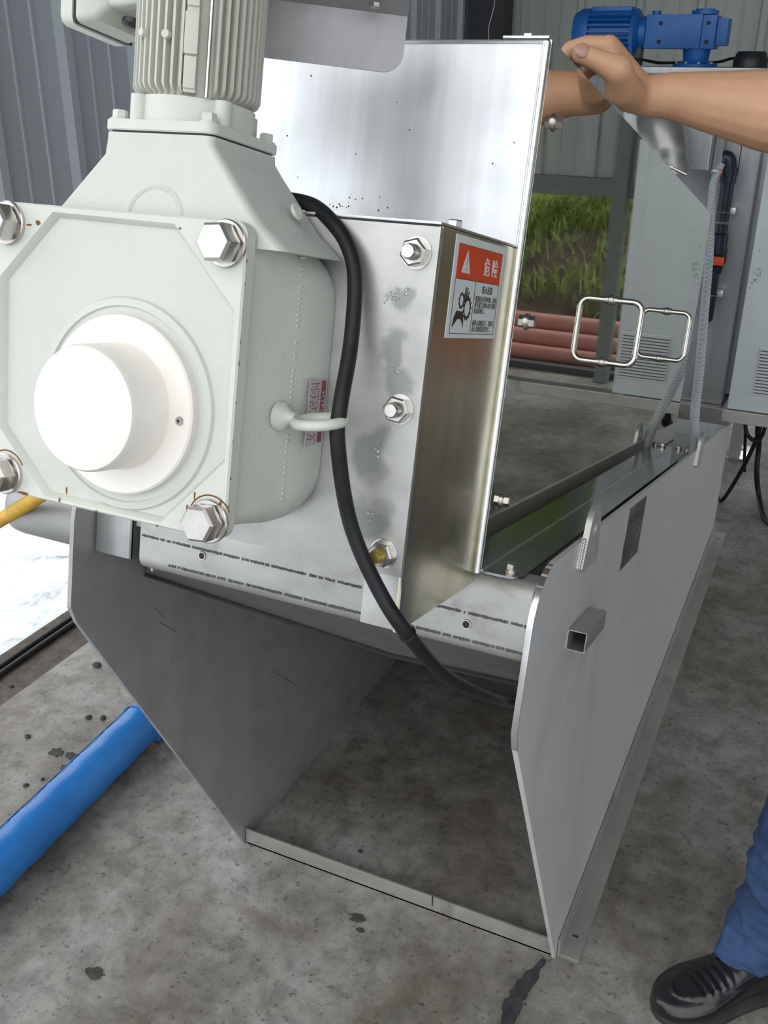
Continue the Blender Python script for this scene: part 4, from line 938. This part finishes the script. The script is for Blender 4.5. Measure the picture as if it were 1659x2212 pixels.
# control cabinet
cab = thing('control_cabinet', 'light grey control cabinet with louvred door on a steel rail at the right', 'cabinet', Matrix.Translation((-0.12, 2.80, 0.44)))
K = lambda mb_, n_, m_='grey_paint', **k: mb_.build(n_, m_, cab, W, **k)
K(MB().box(-0.225, -0.020, 2.700, 2.840, 0.440, 1.118, 0.003), 'cabinet_body')
dr = K(MB().box(-0.223, -0.053, 2.690, 2.6995, 0.444, 1.114, 0.002), 'door')
mb = MB().box(-0.166, -0.030+0.002-0.004, 2.6865, 2.690, 0.492, 0.625, 0.001)
lp = mb.build('louvre_panel', 'grey_louvre', dr, W)
mb = MB(); x0, x1 = -0.163, -0.035; mb.prism([(0, 0), (-0.004, -0.0015), (-0.0045, -0.004), (-0.0010, -0.0070)], 'x', x0, x1)
sl = mb.build('slat', 'grey_louvre', None, W, smooth=0); sme = sl.data; sl0 = sl.matrix_basis.copy(); bpy.data.objects.remove(sl)
for k in range(14):
    o = bpy.data.objects.new('slat', sme); C.objects.link(o); o.parent = cab
    o.matrix_basis = WM(cab).inverted() @ Matrix.Translation((0, 2.6865, 0.620-0.0088*k)) @ sl0
    MB().box(x0, x1, 2.6858, 2.6866, 0.6112-0.0088*k, 0.6126-0.0088*k).build('slot', 'dark_void', cab, W, smooth=0)
mb = MB(); rnd = random.Random(9)
for k in range(34):
    x = -0.205+rnd.gauss(0, 0.008) if k < 22 else rnd.uniform(-0.2, -0.06); z = 0.80+rnd.gauss(0, 0.035) if k < 22 else rnd.uniform(0.6, 1.08)
    mb.box(x, x+rnd.uniform(.0008, .002), 2.6896, 2.6902, z, z+rnd.uniform(.001, .006))
o = mb.build('dirt_speck', 'mud', cab, W, smooth=0); o['kind'] = 'stuff'
K(MB().box(-0.235, 0.55, 2.690, 2.730, 0.405, 0.4395, 0.002), 'rail', 'bar_steel', smooth=0)
K(MB().box(-0.235, -0.205, 2.73, 2.895, 0.405, 0.4395, 0.002), 'rail', 'bar_steel', smooth=0)
K(MB().box(0.50, 0.53, 2.70, 2.73, 0.0, 0.405, 0.002), 'leg', 'bar_steel', smooth=0)
# cables under the cabinet
def cab_cable(pts, r_, lab):
    tag(MB().tube(smooth_path(pts, 8), r_, 10).build('control_cable', 'black_rubber'), lab, 'cable', 'black cables under the cabinet')
cab_cable([(-0.150, 2.95, 0.44), (-0.149, 2.95, 0.31), (-0.147, 3.10, 0.22), (-0.138, 3.10, 0.12), (-0.120, 3.10, 0.045), (-0.090, 3.02, 0.007), (-0.05, 2.95, 0.007), (0.03, 2.90, 0.007)], 0.0085, 'thickest black cable hanging straight down below the cabinet')
cab_cable([(-0.140, 2.95, 0.42), (-0.146, 2.95, 0.30), (-0.165, 3.00, 0.20), (-0.196, 3.05, 0.09), (-0.225, 3.09, 0.010), (-0.245, 3.11, 0.008)], 0.0065, 'black cable slanting down to the left below the cabinet')
cab_cable([(-0.190, 2.95, 0.42), (-0.186, 2.95, 0.32), (-0.172, 2.95, 0.285), (-0.150, 2.95, 0.275), (-0.133, 2.95, 0.30), (-0.125, 2.95, 0.42)], 0.006, 'black cable drooping in a loop below the cabinet')
cab_cable([(-0.190, 3.02, 0.30), (-0.186, 3.05, 0.24), (-0.184, 3.08, 0.20), (-0.180, 3.12, 0.13), (-0.176, 3.14, 0.10)], 0.005, 'thin black cable hanging behind the slanting one')

# ================================================================ the person at the right
person = thing('person', 'person in blue jeans and black leather shoes pressing a bare hand on the hood', 'person', Matrix.Translation((0.12, 1.22, 0)))
segs = []
def chain(pts):
    for (p, r0), (q, r1) in zip(pts[:-1], pts[1:]): segs.append((p, r0, q, r1))
wr = (-0.2581, 1.25, 1.2640)
wr = (-0.2526, 1.25, 1.2631)
# right arm, palm and fingers
chain([((0.115, 1.235, 1.095), 0.044), ((-0.030, 1.277, 1.2385), 0.040)])
chain([((-0.030, 1.277, 1.2385), 0.041), ((-0.080, 1.273, 1.2460), 0.0465), ((-0.1137, 1.270, 1.2505), 0.0445), ((-0.1747, 1.265, 1.2575), 0.0335), ((-0.2180, 1.259, 1.2635), 0.0262), (wr, 0.0225)])
chain([(wr, 0.0222), ((-0.2625, 1.226, 1.2640), 0.0190)])                      # heel of the hand
cmc = (-0.2655, 1.195, 1.2730); mcp = (-0.2651, 1.168, 1.2905)
chain([((-0.2585, 1.232, 1.262), 0.0175), (cmc, 0.0195), (mcp, 0.0162), ((-0.2866, 1.158, 1.3000), 0.0118), ((-0.3035, 1.152, 1.3062), 0.0108)])
chain([(cmc, 0.0140), ((-0.2859, 1.200, 1.3100), 0.0118)])
fing = [[(-0.2859, 1.2000, 1.3140), (-0.3107, 1.2000, 1.3165), (-0.3290, 1.1950, 1.3120), (-0.3370, 1.1920, 1.2995)],
        [(-0.2880, 1.2210, 1.3120), (-0.3160, 1.2210, 1.3150), (-0.3370, 1.2170, 1.3080), (-0.3460, 1.2140, 1.2930)],
        [(-0.2880, 1.2400, 1.3060), (-0.3150, 1.2420, 1.3070), (-0.3340, 1.2390, 1.2990), (-0.3420, 1.2360, 1.2850)],
        [(-0.2860, 1.2580, 1.2960), (-0.3080, 1.2620, 1.2950), (-0.3220, 1.2600, 1.2880), (-0.3290, 1.2570, 1.2770)]]
fr_ = [(0.0118, 0.0098, 0.0086, 0.0078), (0.0112, 0.0096, 0.0086, 0.0078), (0.0108, 0.0092, 0.0082, 0.0074), (0.0100, 0.0080, 0.0072, 0.0066)]
for f_, r_ in zip(fing, fr_):
    chain(list(zip(f_, r_)))
    chain([((-0.2560, 1.243, 1.2700), 0.0170), (f_[0], r_[0]*1.1)])
for i in range(3): chain([(fing[i][0], 0.0112), (fing[i+1][0], 0.0105)])
# torso, head, other arm, legs
hipR, hipL = (0.195, 1.185, 0.725), (0.245, 1.085, 0.725)
chain([((0.22, 1.135, 0.74), 0.085), ((0.205, 1.13, 0.88), 0.078), ((0.180, 1.125, 1.02), 0.082)])
chain([((0.120, 1.215, 1.085), 0.045), ((0.170, 1.125, 1.07), 0.060), ((0.205, 1.020, 1.085), 0.045)])
chain([((0.165, 1.12, 1.10), 0.042), ((0.150, 1.11, 1.165), 0.036)])
chain([((0.145, 1.105, 1.225), 0.056), ((0.150, 1.108, 1.262), 0.062)])
chain([((0.118, 1.090, 1.200), 0.030), ((0.128, 1.095, 1.215), 0.040)])
chain([((0.086, 1.073, 1.228), 0.007), ((0.098, 1.080, 1.245), 0.006)])         # nose
for sgn in (-1, 1):
    e_ = Vector((0.152, 1.106, 1.235)) + Vector((-0.65, 0.75, 0))*0.058*sgn; chain([(tuple(e_), 0.010), (tuple(e_+Vector((0, 0, 0.018))), 0.011)])
chain([((0.205, 1.020, 1.085), 0.040), ((0.262, 0.975, 0.90), 0.031), ((0.225, 0.950, 0.73), 0.022), ((0.215, 0.945, 0.685), 0.024)])
for k in range(4): chain([((0.208+0.010*k, 0.945+0.006*k, 0.675), 0.0085), ((0.202+0.010*k, 0.943+0.006*k, 0.635+0.003*abs(k-1.5)), 0.0072), ((0.208+0.009*k, 0.946+0.005*k, 0.612+0.004*abs(k-1.5)), 0.0062)])
chain([((0.205, 0.945, 0.690), 0.010), ((0.188, 0.938, 0.660), 0.008), ((0.186, 0.938, 0.642), 0.007)])
ankR, kneeR = (0.088, 1.214, 0.065), (0.100, 1.200, 0.400)
ankL, kneeL = (0.330, 1.060, 0.065), (0.270, 1.060, 0.400)
for h, k_, a_ in ((hipR, kneeR, ankR), (hipL, kneeL, ankL)): chain([(h, 0.062), (k_, 0.042), (a_, 0.026)])
body = remesh(capsules(segs), 0.0027, 5).build('body', 'skin', person, W, smooth=180)
mb = MB(); b2 = bmesh.new(); bmesh.ops.create_uvsphere(b2, u_segments=16, v_segments=10, radius=1)
nd = Vector((0.22, -0.86, 0.46)).normalized(); ydir = Vector((-0.90, -0.25, 0.33)).normalized(); xd = ydir.cross(nd).normalized(); nd = xd.cross(ydir)
M3 = Matrix((xd, ydir, nd)).transposed().to_4x4()
mb.join(b2, Matrix.Translation(Vector((-0.3035, 1.1520, 1.3062))+nd*0.0088+ydir*0.001) @ M3 @ Matrix.Diagonal((0.0080, 0.0088, 0.0026, 1)))
mb.build('thumbnail', 'nail', person, W)
mb = MB(); b2 = bmesh.new(); bmesh.ops.create_uvsphere(b2, u_segments=24, v_segments=16, radius=1)
bmesh.ops.delete(b2, geom=[v for v in b2.verts if v.co.z < -0.1 and v.co.x < 0.2 or v.co.z < -0.6], context='VERTS')
mb.join(b2, Matrix.Translation((0.157, 1.114, 1.262)) @ Matrix.Rotation(R(40), 4, 'Z') @ Matrix.Diagonal((0.068, 0.068, 0.070, 1)))
mb.build('hair', 'hair', person, W)
for sgn in (-1, 1):
    e_ = Vector((0.098, 1.0755, 1.243)) + Vector((-0.65, 0.75, 0))*0.020*sgn
    mb = MB().lathe([(0.001, 0), (0.0055, 0.001), (0.001, 0.0025)], e_+Vector((0.004, 0.004, 0)), (-0.75, -0.65, 0), 12); mb.build('eye', 'black_plastic', person, W)
mb = MB().tube([(0.086, 1.092, 1.203), (0.084, 1.078, 1.2015), (0.095, 1.068, 1.203)], 0.003, 8); mb.build('mouth', 'nail', person, W)
# shirt
segs = []
chain([((0.22, 1.135, 0.73), 0.096), ((0.205, 1.13, 0.88), 0.090), ((0.180, 1.125, 1.02), 0.093)])
chain([((0.120, 1.215, 1.085), 0.054), ((0.170, 1.125, 1.065), 0.070), ((0.205, 1.020, 1.085), 0.054)])
chain([((0.120, 1.230, 1.092), 0.054), ((0.060, 1.248, 1.150), 0.052)])
chain([((0.205, 1.020, 1.085), 0.052), ((0.238, 0.995, 0.98), 0.046)])
remesh(capsules(segs), 0.006, 4).build('shirt', 'shirt_cloth', person, W, smooth=180)
# jeans: one surface, hems bunched over the shoes
segs = []
chain([((0.22, 1.135, 0.74), 0.093), ((0.22, 1.135, 0.70), 0.095)])
for h, k_, a_ in ((hipR, kneeR, (0.080, 1.214, 0.150)), (hipL, kneeL, (0.322, 1.060, 0.150))): chain([(h, 0.078), (k_, 0.062), (a_, 0.054)])
chain([((0.080, 1.214, 0.150), 0.054), ((0.062, 1.205, 0.078), 0.050)]); chain([((0.322, 1.060, 0.15), 0.054), ((0.305, 1.050, 0.078), 0.050)])
mb = remesh(capsules(segs), 0.0038, 3)
from mathutils import noise as mn
for v in list(mb.bm.verts):
    z = v.co.z
    if z < 0.75:
        cx_, cy_ = ((0.088, 1.210) if v.co.y > 1.13 else (0.325, 1.060)); d2 = Vector((v.co.x-cx_, v.co.y-cy_, 0)); a = math.atan2(d2.y, d2.x)
        k_ = 0.35+0.65*max(0, min(1, (0.36-z)/0.30))
        q = Vector((v.co.x*16+z*6, v.co.y*16, z*26)); q2 = Vector((v.co.x*40, v.co.y*40+z*20, z*60))
        f_ = (0.35-abs(mn.noise(q)))*0.022+(0.3-abs(mn.noise(q2)))*0.007
        v.co += d2.normalized()*f_*k_
bmesh.ops.bisect_plane(mb.bm, geom=mb.bm.verts[:]+mb.bm.edges[:]+mb.bm.faces[:], plane_co=(0.0, 1.2, 0.075), plane_no=(0.30, 0.30, -1), clear_outer=True)
r_ = bmesh.ops.extrude_edge_only(mb.bm, edges=[e_ for e_ in mb.bm.edges if len(e_.link_faces) == 1])
for v in [q for q in r_['geom'] if isinstance(q, bmesh.types.BMVert)]:
    cx_, cy_ = ((0.070, 1.210) if v.co.y > 1.13 else (0.315, 1.055)); v.co.x += (cx_-v.co.x)*0.10; v.co.y += (cy_-v.co.y)*0.10; v.co.z += 0.002
mb.build('jeans', 'denim', person, W, smooth=180)
# shoes: lofted along the foot
def shoe(heel, toe):
    heel, toe = Vector(heel), Vector(toe); d = (toe-heel); L = d.length; dn = d.normalized(); sdir = Vector((-dn.y, dn.x, 0))
    st = [(0.00, 0.020, 0.050), (0.04, 0.030, 0.068), (0.14, 0.034, 0.080), (0.28, 0.034, 0.082), (0.42, 0.036, 0.070), (0.56, 0.041, 0.056), (0.70, 0.045, 0.045), (0.82, 0.042, 0.037), (0.91, 0.034, 0.031), (0.965, 0.022, 0.026), (0.995, 0.008, 0.020)]
    rings = []
    for u_, hw, hh in st:
        c_ = heel+d*u_; rr = []
        wr_ = 1+0.0
        for k in range(48):
            a = 2*PI*k/48; x = math.cos(a); z = math.sin(a)
            x = math.copysign(abs(x)**0.75, x); z = math.copysign(abs(z)**0.8, z)
            rr.append(c_+sdir*(x*hw*(1.0 if z < 0.2 else 1-0.22*z))+Vector((0, 0, 0.010+hh/2+z*hh/2)))
        rings.append(rr)
    fine = []
    for i in range(len(rings)-1):
        for k in range(10):
            t_ = k/10; u_ = st[i][0]+(st[i+1][0]-st[i][0])*t_
            row = []; cc = heel+d*u_; hwu = max(0.01, st[i][1]+(st[i+1][1]-st[i][1])*t_)
            for j in range(48):
                p = rings[max(i-1, 0)][j], rings[i][j], rings[i+1][j], rings[min(i+2, len(rings)-1)][j]
                q = 0.5*((2*p[1])+(p[2]-p[0])*t_+(2*p[0]-5*p[1]+4*p[2]-p[3])*t_*t_+(3*p[1]-p[0]-3*p[2]+p[3])*t_**3)
                if q.z > 0.022 and u_ > 0.36:
                    xs_ = (q-cc).dot(sdir)/0.045; m_ = (xs_/0.66)**2+(max(0, u_-0.60)/0.285)**2
                    edge = math.exp(-((m_-1.0)/0.10)**2); ins = 1/(1+math.exp((m_-1.0)/0.04))
                    q = q+Vector((0, 0, 0.0016*ins+0.0022*edge))
                    if 0.46 < u_ < 0.76: q = q+Vector((0, 0, 0.0020*ins*math.sin(u_*120+2.2*xs_)*math.sin(PI*(u_-0.46)/0.30)))
                row.append(q)
            fine.append(row)
    fine.append(rings[-1])
    s_ = MB().rings(fine).build('shoe', 'shoe_leather', person, W, smooth=180)
    so_ = MB()
    def out(k_): return [heel+d*u_+sdir*hw*k_ for u_, hw, _ in st]+[heel+d*u_-sdir*hw*k_ for u_, hw, _ in st[::-1]]
    so_.rings([[p+Vector((0, 0, z)) for p in out(k_)] for z, k_ in ((0.0, 1.00), (0.002, 1.07), (0.011, 1.09), (0.013, 1.02))])
    so_.build('sole', 'shoe_sole', s_, W)
    for u_ in (0.40, 0.455):
        c_ = heel+d*u_+Vector((0, 0, 0.0865-(u_-0.40)*0.22)); MB().tube(smooth_path([c_-sdir*0.022-Vector((0, 0, 0.010)), c_, c_+sdir*0.022-Vector((0, 0, 0.010))], 6), 0.0018, 6).build('shoelace', 'lace', s_, W)
    q = heel+d*0.46+sdir*0.030
    return s_
shoe((0.115, 1.243, 0), (-0.056, 1.092, 0)); shoe((0.350, 1.090, 0), (0.190, 0.940, 0))

# ================================================================ bring everything to metres
done = set()
for me in [o.data for o in C.objects if o.type == 'MESH']:
    if me.name in done: continue
    done.add(me.name); me.transform(Matrix.Scale(S, 4))
for o in C.objects:
    if o.type in ('MESH', 'EMPTY'):
        ml = o.matrix_basis.copy(); ml.translation = ml.translation*S; o.matrix_basis = ml
        if '_F' in o: del o['_F']
